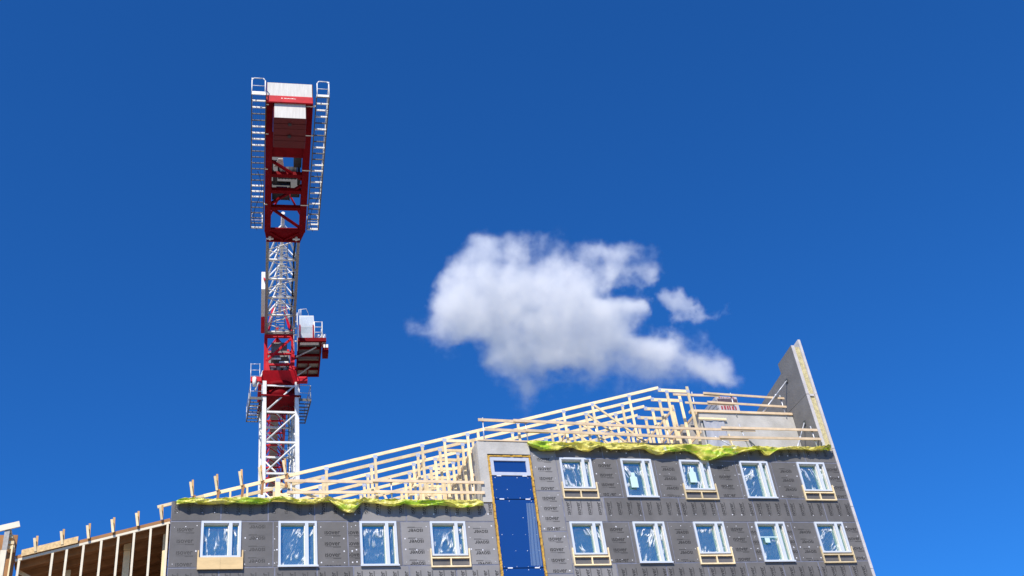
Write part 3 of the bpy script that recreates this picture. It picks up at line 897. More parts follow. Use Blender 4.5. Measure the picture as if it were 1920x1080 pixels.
yr = D - .05
P_ = lambda x, z, y=yr: (x, y, z)
rail('two-plank guard rail on thin steel posts along the lower left roof edge', (8.6, yr, 20.2),
     [(P_(4.46, 21.06), P_(8.25, 21.05), .12, .04), (P_(8.0, 21.10, yr - .045), P_(12.72, 21.06, yr - .045), .12, .04),
      (P_(4.56, 20.56), P_(8.2, 20.59), .12, .04), (P_(8.05, 20.60, yr - .045), P_(12.70, 20.60, yr - .045), .12, .04)],
     [(P_(4.73, 20.15, yr + .05), P_(4.73, 21.2, yr + .05)), (P_(8.78, 20.15, yr + .05), P_(8.78, 21.28, yr + .05)), (P_(12.25, 20.15, yr + .05), P_(12.25, 21.2, yr + .05))])
rail('long two-plank guard rail along the upper right roof edge, above the yellow sheet', (21.5, yr, 23.05),
     [(P_(12.80, 24.09), P_(15.1, 24.05), .13, .04), (P_(14.4, 24.08, yr - .045), P_(21.55, 23.94, yr - .045), .13, .04), (P_(21.3, 23.95), P_(26.4, 23.96), .12, .04), (P_(24.6, 24.03, yr - .045), P_(29.77, 24.05, yr - .045), .12, .04),
      (P_(12.70, 23.10, yr + .04), P_(15.0, 23.09, yr + .04), .06, .10), (P_(13.08, 23.62), P_(16.0, 23.57), .13, .04), (P_(14.9, 23.60, yr - .045), P_(20.0, 23.52, yr - .045), .13, .04), (P_(19.8, 23.54), P_(25.9, 23.44), .12, .04), (P_(24.4, 23.53, yr - .045), P_(29.83, 23.57, yr - .045), .12, .04)],
     [(P_(12.98, 22.90, yr + .05), P_(13.03, 24.22, yr + .05)), (P_(14.98, 23.02, yr + .05), P_(14.98, 24.22, yr + .05)), (P_(18.3, 23.0, yr + .05), P_(18.28, 24.2, yr + .05)), (P_(21.85, 23.0, yr + .05), P_(21.82, 24.12, yr + .05)), (P_(25.85, 23.0, yr + .05), P_(25.65, 24.3, yr + .05)), (P_(29.55, 23.0, yr + .05), P_(29.52, 24.30, yr + .05))])
yt = 41.86
rail('short guard rail with toe board on the setback concrete wall, next to the gable', (26.8, yt, 25.8),
     [(P_(23.45, 26.74, yt), P_(26.0, 26.76, yt), .12, .04), (P_(25.1, 26.86, yt - .045), P_(29.62, 26.73, yt - .045), .11, .04), (P_(24.0, 26.30, yt), P_(26.6, 26.28, yt), .11, .04), (P_(25.2, 26.36, yt - .045), P_(29.6, 26.24, yt - .045), .11, .04)],
     [(P_(24.5, 25.62, yt + .05), P_(24.53, 26.95, yt + .05)), (P_(26.69, 25.62, yt + .05), P_(26.67, 26.98, yt + .05)), (P_(29.49, 25.62, yt + .05), P_(29.48, 26.95, yt + .05))])
# slanting props against the gable
for (a, c, w) in (((28.2, 42.0, 25.9), (29.86, 41.52, 27.6), 'upper slanting steel prop between the gable face and the setback wall'), ((28.9, 41.3, 23.2), (29.86, 41.14, 24.96), 'lower slanting steel prop between the gable face and the roof deck')):
    r = empty('wall_prop', a, label=w, cat='steel prop', group='props against the gable')
    A, Cc = Vector(a), Vector(c); mid = A.lerp(Cc, .55)
    s = MB(); s.tube(A, mid, .042, 10); s.build('outer_tube', M['steel'], r)
    s = MB(); s.tube(mid, Cc, .030, 10); s.tube(mid - (Cc - A).normalized() * .06, mid + (Cc - A).normalized() * .06, .055, 10); s.build('inner_tube', M['steel'], r)
    s = MB(); s.box(A.x - .1, A.x + .1, A.y - .1, A.y + .1, A.z - .012, A.z + .012); s.box(Cc.x - .012, Cc.x + .006, Cc.y - .1, Cc.y + .1, Cc.z - .1, Cc.z + .1); s.build('foot_plate', M['clamp'], r)
r = empty('scaffold_brace', (27.2, 41.4, 23.05), label='dark steel brace tubes leaning on the setback wall behind the yellow sheet', cat='steel prop')
s = MB(); s.tube((27.3, 41.2, 23.05), (27.0, 41.88, 24.3), .035, 8); s.build('main_tube', M['clamp'], r)
s = MB(); s.tube((27.9, 41.2, 23.05), (27.02, 41.86, 24.15), .022, 8); s.tube((24.75, 41.2, 24.1), (26.4, 41.2, 23.1), .03, 8); s.build('side_tube', M['steel'], r)

# ------------------------------------------------------------------ pack of wrapped sheets on the setback roof
pk = empty('material_pack', (28.1, 45.6, 25.8), label='wrapped pack of pale boards with red print, on the setback roof behind the guard rail', cat='board pack')
s = MB(); s.box(27.72, 28.93, 44.98, 47.6, 25.9, 28.60)
s.build('wrapped_front', M['pack_white'], pk)
s = MB()
for z0, z1 in ((28.12, 28.46), (27.20, 27.45), (26.5, 26.9)): s = MB(); s.box(27.74, 28.91, 44.968, 44.978, z0, z1); s.build('printed_band', M['pack_dark'], pk)
s = MB()
rs = random.Random(4)
for z0, z1 in ((28.50, 28.57), (27.80, 28.04), (26.95, 27.15)):
    x = 27.85
    while x < 28.8:
        w = rs.uniform(.05, .12); s.box(x, x + w, 44.966, 44.977, z0, z1 - rs.uniform(0, .04)); x += w + rs.uniform(.03, .08)
s.build('red_print', M['pack_red'], pk)
s = MB()
for k in range(11):
    z = 25.92 + k * .244
    s.box(27.64, 27.715, 45.0, 47.58, z, z + .20)
s.build('board_ends', M['pack_grey'], pk)

# ------------------------------------------------------------------ roof-edge brackets (paired boards)
def bracket(px, py, Y, label, s_=1.0, tail=True):
    p = at(px, py, Y)
    r = empty('edge_bracket', p, label=label, cat='timber bracket', group='paired timber brackets along the roof edges')
    s = MB(); s.bar(p + Vector((.02, -.06, -.28)) * s_, p + Vector((-.10, -.14, .40)) * s_, .085, .045, (0, 1, 0)); s.build('front_board', M['wood'], r)
    s = MB(); s.bar(p + Vector((.05, .02, -.22)) * s_, p + Vector((.01, .03, .58)) * s_, .075, .045, (0, 1, 0)); s.build('back_board', M['wood_orange'], r)
    if tail:
        s = MB(); s.bar(p + Vector((.05, -.02, -.95)) * s_, p + Vector((.11, -.01, -.2)) * s_, .10, .045, (0, 1, 0)); s.build('tail_board', M['wood_brown'], r)
    return r


W6 = ['first', 'second', 'third', 'fourth', 'fifth', 'sixth']
for k, (x, y) in enumerate(((67, 1025), (117, 1012), (166, 1001), (212, 989.5), (258, 977.5), (303, 966))):
    bracket(x, y, D + .22, 'pair of small boards sticking up from the open timber wing, %s from the far left' % W6[k], .72, False)
for k, (x, y) in enumerate(((360, 921), (406, 910), (452, 901), (489, 893), (534, 880))):
    bracket(x, y, D + .30, 'pair of small boards sticking up above the yellow sheet, %s from the left end' % W6[k], .85)

# ------------------------------------------------------------------ open timber wing on the left
wg = empty('timber_wing', (-2.5, D + .3, 14), label='open timber-framed wing left of the grey facade, pale studs before a brown underside of roof', cat='timber frame')
Yw = D + .30
zw = lambda x: 18.02 + (x + 4.934) * (19.462 - 18.02) / (5.154)
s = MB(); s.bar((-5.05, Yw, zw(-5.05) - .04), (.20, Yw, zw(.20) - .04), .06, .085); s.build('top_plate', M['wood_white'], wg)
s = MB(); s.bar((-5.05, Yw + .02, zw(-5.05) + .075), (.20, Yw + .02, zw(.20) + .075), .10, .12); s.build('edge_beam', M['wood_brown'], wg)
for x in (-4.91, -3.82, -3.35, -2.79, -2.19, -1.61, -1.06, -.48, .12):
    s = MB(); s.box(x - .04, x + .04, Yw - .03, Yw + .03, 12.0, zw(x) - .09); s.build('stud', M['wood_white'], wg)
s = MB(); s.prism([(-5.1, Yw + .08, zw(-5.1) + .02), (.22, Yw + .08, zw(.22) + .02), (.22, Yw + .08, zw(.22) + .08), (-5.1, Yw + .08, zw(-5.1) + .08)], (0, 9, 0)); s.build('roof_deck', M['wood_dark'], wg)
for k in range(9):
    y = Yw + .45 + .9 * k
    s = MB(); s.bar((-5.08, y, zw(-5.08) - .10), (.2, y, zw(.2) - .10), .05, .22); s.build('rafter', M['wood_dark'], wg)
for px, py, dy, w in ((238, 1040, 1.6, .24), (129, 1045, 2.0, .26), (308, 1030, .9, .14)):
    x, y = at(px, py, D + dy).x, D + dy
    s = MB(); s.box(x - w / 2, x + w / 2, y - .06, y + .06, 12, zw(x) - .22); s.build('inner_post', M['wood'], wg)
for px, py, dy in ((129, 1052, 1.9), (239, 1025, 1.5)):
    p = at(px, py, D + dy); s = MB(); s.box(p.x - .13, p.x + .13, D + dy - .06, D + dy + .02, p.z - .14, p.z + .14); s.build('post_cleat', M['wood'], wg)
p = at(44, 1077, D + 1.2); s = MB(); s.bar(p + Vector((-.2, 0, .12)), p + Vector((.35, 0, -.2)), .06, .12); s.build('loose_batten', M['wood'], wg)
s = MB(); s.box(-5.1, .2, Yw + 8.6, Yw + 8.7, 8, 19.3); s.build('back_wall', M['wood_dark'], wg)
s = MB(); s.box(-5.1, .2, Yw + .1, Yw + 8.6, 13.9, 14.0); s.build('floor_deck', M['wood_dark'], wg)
s = MB()
for xa, xb in ((-4.86, -3.0),):
    s.prism([(xa, Yw - .12, zw(xa) + .02), (xb, Yw - .12, zw(xb) + .02), (xb, Yw - .12, zw(xb) + .27), (xa, Yw - .12, zw(xa) + .27)], (0, .02, 0))
s.build('edge_panel', M['osb'], wg)

# far-left roof end with stacked rafter stubs
en = empty('roof_end', (-5.3, D, 14), label='pale timber roof end with stacked rafter stubs at the far left', cat='timber frame')
s = MB()
a, c = at(-60, 1005, D - .1), at(37, 982.5, D - .1)
s.bar(a, c, .06, .22); s.build('fascia', M['wood_white'], en)
s = MB()
for (x, y) in ((22, 999), (25, 1008), (27, 1020), (27.5, 1029)):
    p = at(x, y, D + .2); s.box(p.x - .22, p.x, D + .05, D + .4, p.z - .06, p.z + .06)
s.build('rafter_stubs', M['wood'], en)
for (x, y, w, mt, dy) in ((12, 1008, .17, 'grating', -.04), (4, 1050, .2, 'wood_white', -.2), (21, 1040, .05, 'wood', .0)):
    p = at(x, y, D + dy); s = MB(); s.box(p.x - w / 2, p.x + w / 2, D + dy - .05, D + dy + .05, 12, p.z + .35); s.build('corner_post', M[mt], en)
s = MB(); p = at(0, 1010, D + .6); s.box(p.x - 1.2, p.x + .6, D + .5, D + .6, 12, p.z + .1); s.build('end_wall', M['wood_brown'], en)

# ------------------------------------------------------------------ tower crane
TH_ = math.atan2(.088, .996)
CX, CY = 6.42, 61.1
cr = empty('tower_crane', (CX, CY, 0), -TH_, label='red and white tower crane behind the building, ballast end of its counter jib overhead', cat='crane')
du = Vector((-math.sin(TH_), -math.cos(TH_), 0)); dv = Vector((math.cos(TH_), -math.sin(TH_), 0))
L_ = lambda u, v, z: Vector((CX, CY, z)) + du * u + dv * v
W_ = lambda x, y, z: Vector((CX + x, CY + y, z))       # mast stands square to the facade
def lbox(s, u0, u1, v0, v1, z0, z1):
    s.hexa([L_(u1, v0, z0), L_(u1, v1, z0), L_(u0, v1, z0), L_(u0, v0, z0), L_(u1, v0, z1), L_(u1, v1, z1), L_(u0, v1, z1), L_(u0, v0, z1)])


HM = 1.0                                               # half width of the mast, leg centres
ZM = 37.3
for sx in (-1, 1):
    for sy in (-1, 1):
        s = MB(); s.box(CX + sx * HM - .12, CX + sx * HM + .12, CY + sy * HM - .12, CY + sy * HM + .12, 0, ZM + (.15 if sy < 0 else 0)); s.build('mast_leg', M['white'], cr)
s = MB(); z = ZM - 2.0; k = 0
while z > 1:
    for sx, sy in ((0, -1), (0, 1), (-1, 0), (1, 0)):
        ax = Vector((1, 0, 0)) if sx == 0 else Vector((0, 1, 0)); o = Vector((sx, sy, 0)) * HM
        a = Vector((CX, CY, 0)) + o - ax * (HM - .12); c = Vector((CX, CY, 0)) + o + ax * (HM - .12)
        s.bar(a + Vector((0, 0, z)), c + Vector((0, 0, z)), .10, .12)
        f = (sy < 0 or sx > 0)
        p, q = (a, c) if f else (c, a)
        s.tube(p + Vector((0, 0, z + .08)), q + Vector((0, 0, z + 1.95)), .055, 8)
    z -= 2.09
s.bar(W_(-HM, -HM, ZM - .12), W_(HM, -HM, ZM - .12), .08, .10)
s.build('mast_bracing', M['white'], cr)
s = MB()
for dx in (-.2, .2): s.tube(W_(.45 + dx, .35, 20), W_(.45 + dx, .35, 37), .02, 6)
z = 20.0
while z < 37: s.tube(W_(.25, .35, z), W_(.65, .35, z), .012, 5); z += .3
z = 20.0
while z < 36.5:
    pts = [W_(.45 + .36 * math.cos(a), .35 - .06 - .5 * math.sin(a), z) for a in [math.pi * q / 8 for q in range(9)]]
    s.path(pts, .012, 4); z += .9
for q in range(1, 8, 2):
    a = math.pi * q / 8; s.tube(W_(.45 + .36 * math.cos(a), .29 - .5 * math.sin(a), 20), W_(.45 + .36 * math.cos(a), .29 - .5 * math.sin(a), 36.4), .01, 4)
s.build('mast_ladder', M['black'], cr)
s = MB()
s.path([W_(.72, .9, 20 + k * .5) + Vector((.05 * math.sin(k * 1.3), .04 * math.cos(k), 0)) for k in range(34)], .05, 6)
s.path([W_(.80, .8, 20 + k * .5) + Vector((.06 * math.sin(k * 1.7 + 1), .05 * math.cos(k * .8), 0)) for k in range(34)], .035, 6)
s.build('mast_cables', M['white'], cr)

# walkway round the mast head
for sx in (-1, 1):
    s = MB()
    xi, xo = sx * 1.15, sx * 1.85
    y0, y1 = -1.15, 1.75
    zf = 36.1
    for xx in (xi, xo): s.bar(W_(xx, y0, zf), W_(xx, y1, zf), .06, .10)
    n = 7
    for k in range(n + 1): yy = y0 + (y1 - y0) * k / n; s.bar(W_(xi, yy, zf), W_(xo, yy, zf), .05, .06)
    s.box(CX + min(xi, xo) - .03, CX + max(xi, xo) + .03, CY + y0 - .04, CY + y0 - .035 + .02, zf - .05, zf + .13)
    pl = s.build('mast_platform', M['walk'], cr)
    s = MB()
    for h in (.55, 1.1):
        s.path([W_(xi, y0, zf + h), W_(xo, y0, zf + h), W_(xo, y1, zf + h), W_(xi, y1, zf + h)], .022, 6)
    for xx, yy in ((xi, y0), (xo, y0), (xo, 0), (xo, y1), (xi, y1)): s.tube(W_(xx, yy, zf), W_(xx, yy, zf + 1.1), .025, 6)
    s.build('handrail', M['steel'], pl)

# slewing ring and tower head
s = MB()
s.prism([W_(-1.25, -1.2, 36.35), W_(1.25, -1.2, 36.35), W_(1.25, 1.2, 36.35), W_(-1.25, 1.2, 36.35)], (0, 0, .1))
s.tube(W_(0, 0, 36.45), W_(0, 0, 37.25), .92, 28)
s.build('slewing_support', M['red_dark'], cr)
s = MB(); s.tube(W_(0, 0, 37.25), W_(0, 0, 37.55), 1.12, 32); s.build('slewing_ring', M['red_dark'], cr)
s = MB()
s.hexa([L_(.72, -1.30, 37.36), L_(.72, 1.30, 37.36), L_(-1.3, 1.35, 37.35), L_(-1.3, -1.35, 37.35), L_(1.22, -1.02, 38.2), L_(1.22, 1.02, 38.2), L_(-1.15, 1.05, 38.15), L_(-1.15, -1.05, 38.15)])
lbox(s, 1.05, 1.42, -1.75, -1.1, 37.30, 37.62); lbox(s, 1.05, 1.42, 1.1, 1.75, 37.30, 37.62)
s.build('slewing_base', M['red'], cr)
s = MB(); s.tube(L_(1.5, -1.45, 36.6), L_(1.0, -1.0, 38.3), .05, 8); s.tube(L_(1.5, -1.52, 36.9), L_(1.5, -1.52, 37.5), .12, 10); s.build('grease_pipe', M['white'], cr)
ZH = 41.0
s = MB()
for uu in (1.0, -1.0):
    for vv in (-.85, .85): s.bar(L_(uu, vv, 38.15), L_(uu, vv, ZH), .20, .20)
    s.bar(L_(uu, -.85, ZH - .1), L_(uu, .85, ZH - .1), .16, .2); s.bar(L_(uu, -.85, 39.55), L_(uu, .85, 39.55), .12, .12); s.bar(L_(uu, -.85, 38.75), L_(uu, .85, 38.75), .12, .12)
for vv in (-.85, .85):
    s.bar(L_(1.0, vv, 38.3), L_(-1.0, vv, 39.5), .1, .1); s.bar(L_(-1.0, vv, 39.5), L_(1, vv, ZH - .1), .1, .1)
s.bar(L_(1.05, -.8, 39.0), L_(1.05, .8, 40.75), .14, .14, (1, 0, 0))
s.prism([L_(1.02, -.95, 38.15), L_(1.02, -.55, 38.15), L_(1.02, -.72, 39.2), L_(1.02, -.95, 39.2)], du * .08)
s.prism([L_(1.02, .95, 38.15), L_(1.02, .55, 38.15), L_(1.02, .72, 39.0), L_(1.02, .95, 39.0)], du * .08)
for vv in (-.8, .8): s.bar(L_(.9, vv, ZH), L_(0, vv * .4, ZH + 3.0), .16, .16)
s.build('tower_head', M['red'], cr)
s = MB()
lbox(s, -.9, .55, -.7, .65, 38.3, 39.15); lbox(s, -.8, .5, -.5, .5, 39.65, 40.75); lbox(s, -.95, -.85, -.7, .7, 38.2, 40.9)
for q in range(3): s.tube(L_(.75, -.45 + q * .42, 38.3), L_(.75, -.45 + q * .42, 38.95), .16, 14)
s.build('slewing_motor', M['machine'], cr)
s = MB(); lbox(s, .86, .93, -.6, .1, 39.2, 39.32); lbox(s, .86, .93, .0, .6, 38.95, 39.05); lbox(s, .8, .93, -.55, -.2, 38.62, 38.78); lbox(s, .8, .93, .05, .4, 38.62, 38.78)
s.build('motor_cover', M['white'], cr)

# counter jib: white lattice part
s = MB()
UL0, UL1 = .9, 10.9
for vv in (-.85, .90): s.bar(L_(UL0 + (.0), vv, ZH + .09), L_(UL1, vv, ZH + .09), .17, .17)
s.bar(L_(UL0 + .1, -.85, ZH + .09), L_(UL0 + .1, .9, ZH + .09), .16, .16)
s.build('counter_jib_chord', M['grating'], cr)
s = MB()
n = 5; st = (UL1 - 1.2) / n
for k in range(n + 1):
    u = 1.2 + k * st
    s.tube(L_(u, -.85, ZH + .12), L_(u, .9, ZH + .12), .07, 8)
    if k < n:
        a, c = (-.85, .9) if k % 2 else (.9, -.85)
        s.tube(L_(u, a, ZH + .1), L_(u + st / 2, c, ZH + .1), .035, 6); s.tube(L_(u + st / 2, c, ZH + .1), L_(u + st, a, ZH + .1), .035, 6)
        for vv in (-.85, .9):
            s.tube(L_(u, vv, ZH + .15), L_(u + st / 2, .02 + vv * .12, ZH + 1.9), .06, 8); s.tube(L_(u + st / 2, .02 + vv * .12, ZH + 1.9), L_(u + st, vv, ZH + .15), .06, 8)
s.tube(L_(.8, .02, ZH + 1.95), L_(UL1 + .2, .02, ZH + 1.95), .11, 10)
s.build('counter_jib_lattice', M['white'], cr)
s = MB()
for vv in (-.28, .30): s.bar(L_(1.2, vv, ZH + .22), L_(UL1, vv, ZH + .22), .04, .05)
u = 1.3
while u < UL1: s.bar(L_(u, -.28, ZH + .2), L_(u, .30, ZH + .2), .02, .03); u += .3
s.build('catwalk', M['grating'], cr)
s = MB(); s.path([L_(1.2 + k * .5, .70 + .03 * math.sin(k * 1.1), ZH + .28) for k in range(20)], .055, 6); s.build('power_cable', M['black'], cr)
# sign box on the left flank of the lattice
s = MB(); lbox(s, 1.3, 6.2, -1.17, -.945, ZH - .05, ZH + 1.25); sb = s.build('sign_box', M['white'], cr)
s = MB(); lbox(s, 1.3, 3.2, -1.175, -.94, ZH - .056, ZH - .052); s.build('red_reflection', M['red'], sb)  # red sheet painting a reflection onto the underside of the box
s = MB(); s.bar(L_(6.6, -.95, ZH + .3), L_(6.0, -1.05, ZH + 1.0), .08, .08); s.build('sign_bracket', M['red'], cr)

# counter jib: red machinery frame
UR0, UR1 = 11.75, 22.13
s = MB()
for vv in (-.86, 1.08):
    lbox(s, UR0, UR1, vv - .175, vv + .175, ZH, ZH + .30); lbox(s, UR0, 21.3, vv - .175, vv + .175, ZH + .302, ZH + .75)
for u in (13.79, 15.24, 16.56): lbox(s, u - .13, u + .13, -.70, .91, ZH + .03, ZH + .24)
lbox(s, 18.75, 19.9, -.70, .91, ZH + .03, ZH + .06)
lbox(s, 11.75, 12.0, -.70, .91, ZH + .02, ZH + .14)
for (u0, a, u1, c) in ((17.58, -.69, 16.2, .9), (14.11, -.69, 15.69, .9), (13.70, -.69, 12.06, .9)):
    s.bar(L_(u0, a, ZH + .15), L_(u1, c, ZH + .15), .12, .14)
# splayed end piece where the lattice is pinned on
s.prism([L_(11.74, -1.02, ZH + .05), L_(11.74, 1.23, ZH + .05), L_(10.9, 1.02, ZH + .05), L_(10.9, -.92, ZH + .05)], (0, 0, .08))
for vv0, vv1 in ((-.86, -.86), (1.07, .93)): s.bar(L_(11.8, vv0, ZH + .3), L_(10.85, vv1, ZH + .25), .14, .45)
s.bar(L_(11.7, -.7, ZH - .0), L_(11.0, .05, ZH - .0), .10, .08); s.bar(L_(11.7, .9, ZH - .0), L_(11.0, .05, ZH - .0), .10, .08)
s.bar(L_(10.95, -.92, ZH + .02), L_(10.95, 1.0, ZH + .02), .14, .14)
fr_ = s.build('counter_jib_frame', M['red_dark'], cr)
s = MB(); lbox(s, 22.155, 22.24, -1.02, 1.23, ZH - .12, ZH + .30); s.build('end_beam', M['red'], cr)
s = MB()
rs = random.Random(2); v = -.3
for k in range(11):
    w = rs.uniform(.03, .06); 
    if k != 1: lbox(s, 22.242, 22.246, v, v + w, ZH + .10, ZH + .10 + rs.uniform(.03, .055))
    v += w + .022
s.build('end_beam_lettering', M['reveal'], fr_)
s = MB()
for vv in (-.72, .76): s.tube(L_(11.25, vv, ZH - .16), L_(11.25, vv, ZH + .1), .08, 10); s.tube(L_(11.25, vv - .2, ZH - .1), L_(11.25, vv + .2, ZH - .1), .05, 8)
s.build('joint_pin', M['white'], cr)
# ballast blocks
def ballast(u0, u1, v0, v1, z0, z1, nm='ballast_block'):
    s = MB(); lbox(s, u0, u1, v0, v1, z0, z1); bb = s.build(nm, [M['ballast_red']], cr, bevel=.03)
    s = MB(); lbox(s, u1 + .002, u1 + .012, v0 + .04, v1 - .04, z0 + .05, z1 - .05); s.build('painted_face', M['ballast'], bb)
    return bb
ballast(21.4, 22.14, -1.02, 1.25, ZH + .31, ZH + 1.33)
ballast(21.72, 22.08, -.67, .92, ZH - 1.10, ZH + .75)
for k, (u0, u1) in enumerate(((21.36, 21.70), (20.87, 21.34), (20.50, 20.85), (19.95, 20.48))):
    s = MB(); lbox(s, u0, u1, -.67, .92, ZH - 1.09 + .015 * (k % 2), ZH + 1.6); bb = s.build('ballast_block', M['ballast_red'], cr, bevel=.02)
    if k in (0, 2):
        s = MB(); s.tube(L_(u1 + .01, .12, ZH - 1.16), L_(u1 + .01, .12, ZH - 1.05), .09, 10); s.build('lifting_eye', M['black'], bb)
# winch and electrical cabinets seen through the frame
s = MB()
s.tube(L_(15.9, -.35, ZH + .85), L_(15.9, .65, ZH + .85), .34, 18); lbox(s, 15.4, 16.45, -.62, -.38, ZH + .4, ZH + 1.3); lbox(s, 15.4, 16.45, .68, .82, ZH + .4, ZH + 1.3)
for q in range(6): s.tube(L_(15.9, -.30 + q * .17, ZH + .85), L_(15.9, -.27 + q * .17, ZH + .85), .37, 16)
lbox(s, 14.0, 14.75, -.65, .3, ZH + .5, ZH + 1.1); lbox(s, 14.2, 15.0, .35, .85, ZH + .55, ZH + 1.3); s.bar(L_(14.0, .3, ZH + .5), L_(15.1, .25, ZH + .5), .06, .08)
lbox(s, 15.3, 16.5, -.68, -.1, ZH + 1.2, ZH + 1.5); lbox(s, 13.95, 14.9, -.68, .9, ZH + 1.1, ZH + 1.4)
s.build('hoist_winch', M['machine_dark'], cr)
s = MB(); lbox(s, 16.75, 17.8, .45, .86, ZH + .5, ZH + 2.0); s.build('electric_cabinet', M['machine_dark'], cr)
s = MB(); s.prism([L_(16.72, -.6, ZH + .5), L_(16.72, -.05, ZH + .5), L_(17.25, -.12, ZH + .62), L_(17.25, -.35, ZH + .62)], (0, 0, .03)); s.build('cabinet_panel', M['white'], cr)
s = MB()
for v in (-.45, .6): s.tube(L_(12.3, v * 2.0, ZH + .3), L_(13.6, .05, ZH + 1.9), .06, 8)
lbox(s, 17.98, 18.3, -.32, -.14, ZH + .15, ZH + .5); lbox(s, 17.98, 18.3, -.05, .38, ZH + .15, ZH + .5); lbox(s, 17.98, 18.3, .5, .72, ZH + .15, ZH + .5)
s.build('tie_bracket', M['red'], cr)
s = MB(); lbox(s, 17.96, 18.74, -.70, .91, ZH + .10, ZH + .14); s.build('gusset_plate', M['red_dark'], cr)

# ladder-like walkways on both flanks of the counter jib
for sg, (i0, i1, o0, o1) in ((-1, (-1.12, -1.04, -1.78, -1.72)), (1, (1.33, 1.40, 1.97, 2.02))):
    ua, ub = 12.05, 22.55
    vi = lambda u: i0 + (i1 - i0) * (u - ua) / (ub - ua)
    vo = lambda u: o0 + (o1 - o0) * (u - ua) / (ub - ua)
    zf = ZH + .02
    s = MB()
    s.bar(L_(ua, vi(ua), zf), L_(ub, vi(ub), zf), .05, .09); s.bar(L_(ua, vo(ua), zf), L_(ub, vo(ub), zf), .05, .09)
    n = 23
    rs = random.Random(sg + 5)
    for k in range(n + 1):
        u = ua + (ub - ua) * k / n
        s.mi = 0 if rs.random() < .62 else 1
        h = .05 if s.mi == 0 else .09
        s.bar(L_(u, vi(u), zf), L_(u, vo(u), zf), .05, h)
    s.mi = 0
    for q in range(1, 7):
        t_ = q / 7; s.tube(L_(ua, vi(ua) + (vo(ua) - vi(ua)) * t_, zf + .02), L_(ub, vi(ub) + (vo(ub) - vi(ub)) * t_, zf + .02), .006, 4, caps=False)
    s.mi = 1
    s.bar(L_(ub, vi(ub), zf + .08), L_(ub, vo(ub), zf + .08), .04, .18)
    s.bar(L_(ua, vi(ua), zf + .03), L_(ua, vo(ua), zf + .03), .04, .12)
    for u in (14.2, 17.1, 19.8, 21.9): s.bar(L_(u, vi(u), zf), L_(u, .9 * (1 if sg > 0 else -1), zf), .06, .08)
    wk = s.build('counter_jib_walkway', [M['walk'], M['white']], cr)
    s = MB()
    for h in (.55, 1.1): s.tube(L_(ua, vo(ua), zf + h), L_(ub, vo(ub), zf + h), .02, 6)
    for k in range(8): u = ua + (ub - ua) * k / 7; s.tube(L_(u, vo(u), zf), L_(u, vo(u), zf + 1.1), .022, 6)
    for uu in (ua, ub):
        a, c = vi(uu) - sg * -.04, vo(uu)
        pts = [L_(uu, a, zf), L_(uu, a, zf + .95), L_(uu, a + (c - a) * .15, zf + 1.1), L_(uu, a + (c - a) * .85, zf + 1.1), L_(uu, c, zf + .95), L_(uu, c, zf)]
        s.path(pts, .028, 6); s.tube(L_(uu, a, zf + .58), L_(uu, c, zf + .58), .02, 6)
    s.build('handrail', M['white'], wk)
    s = MB()
    pts = [L_(17.0 - q * .5, (vi(16) + vo(16)) / 2 + .22 * math.sin(q * .62), zf - .12) for q in range(11)]
    s.path(pts, .015, 5); s.build('hanging_cable', M['black'], wk)

# front jib running away from the camera
s = MB()
for vv in (-.78, .6): s.bar(L_(-1.0, vv, ZH + .1), L_(-52, vv, ZH + .1), .16, .16)
s.bar(L_(-1.0, -.1, ZH + 1.9), L_(-52, -.1, ZH + 1.9), .18, .18)
u = -1.2
while u > -51:
    s.bar(L_(u, -.78, ZH + .1), L_(u, .6, ZH + .1), .11, .11)
    for vv in (-.78, .6):
        s.tube(L_(u, vv, ZH + .15), L_(u - .95, -.1, ZH + 1.85), .05, 6); s.tube(L_(u - .95, -.1, ZH + 1.85), L_(u - 1.9, vv, ZH + .15), .05, 6)
    s.tube(L_(u, -.78, ZH + .12), L_(u - 1.9, .6, ZH + .12), .04, 6)
    u -= 1.9
s.build('front_jib', M['red'], cr)
s = MB(); lbox(s, -50, -1.5, -.45, .15, ZH + .28, ZH + .32); s.build('jib_catwalk', M['grating'], cr)
s = MB(); lbox(s, -6.2, -3.4, -.6, .45, ZH - .35, ZH - .12)
for uu in (-6, -3.6):
    for vv in (-.6, .45): s.tube(L_(uu, vv - .06, ZH - .1), L_(uu, vv + .06, ZH - .1), .14, 12)
s.build('trolley', M['machine'], cr)

# operator's cab on its bracket platform
ZC = 39.55
ca, cb_ = atz(557, 641, ZC), atz(604, 642, ZC)
toL = lambda p: ((p - Vector((CX, CY, p.z))).dot(du), (p - Vector((CX, CY, p.z))).dot(dv))
uF, vA = toL(ca); vB = toL(cb_)[1]
uK = toL(atz(585, 706, ZC))[0]
cabp = MB()
vA = max(vA, 1.12)
for vv in (vA + .05, vB - .05): cabp.bar(L_(uF, vv, ZC + .08), L_(uK, vv, ZC + .08), .10, .18)
for k in range(6):
    u = uF + (uK - uF) * k / 5; cabp.bar(L_(u, vA, ZC + .07), L_(u, vB, ZC + .07), .10, .16)
cabp.bar(L_(uF - 2.6, (vA + vB) / 2, ZC + .06), L_(uK, (vA + vB) / 2, ZC + .06), .09, .1)
cabp.bar(L_(uF + .02, vA, ZC + .14), L_(uF + .02, vB + .25, ZC + .14), .12, .26)
cabp.bar(L_(.5, .85, ZC), L_(.5, vA, ZC + .1), .2, .2); cabp.bar(L_(-.9, .85, ZC), L_(-.9, vA, ZC + .1), .2, .2)
cp = cabp.build('cab_platform', M['red_dark'], cr)
s = MB(); lbox(s, uK, uF - 2.35, vA + .1, vB - .1, ZC + .17, ZC + .20); s.build('floor_panel', M['beige'], cp)
s = MB(); lbox(s, uF - 2.34, uF, vA + .1, vB - .1, ZC + .17, ZC + .20); s.build('floor_panel', M['machine'], cp)
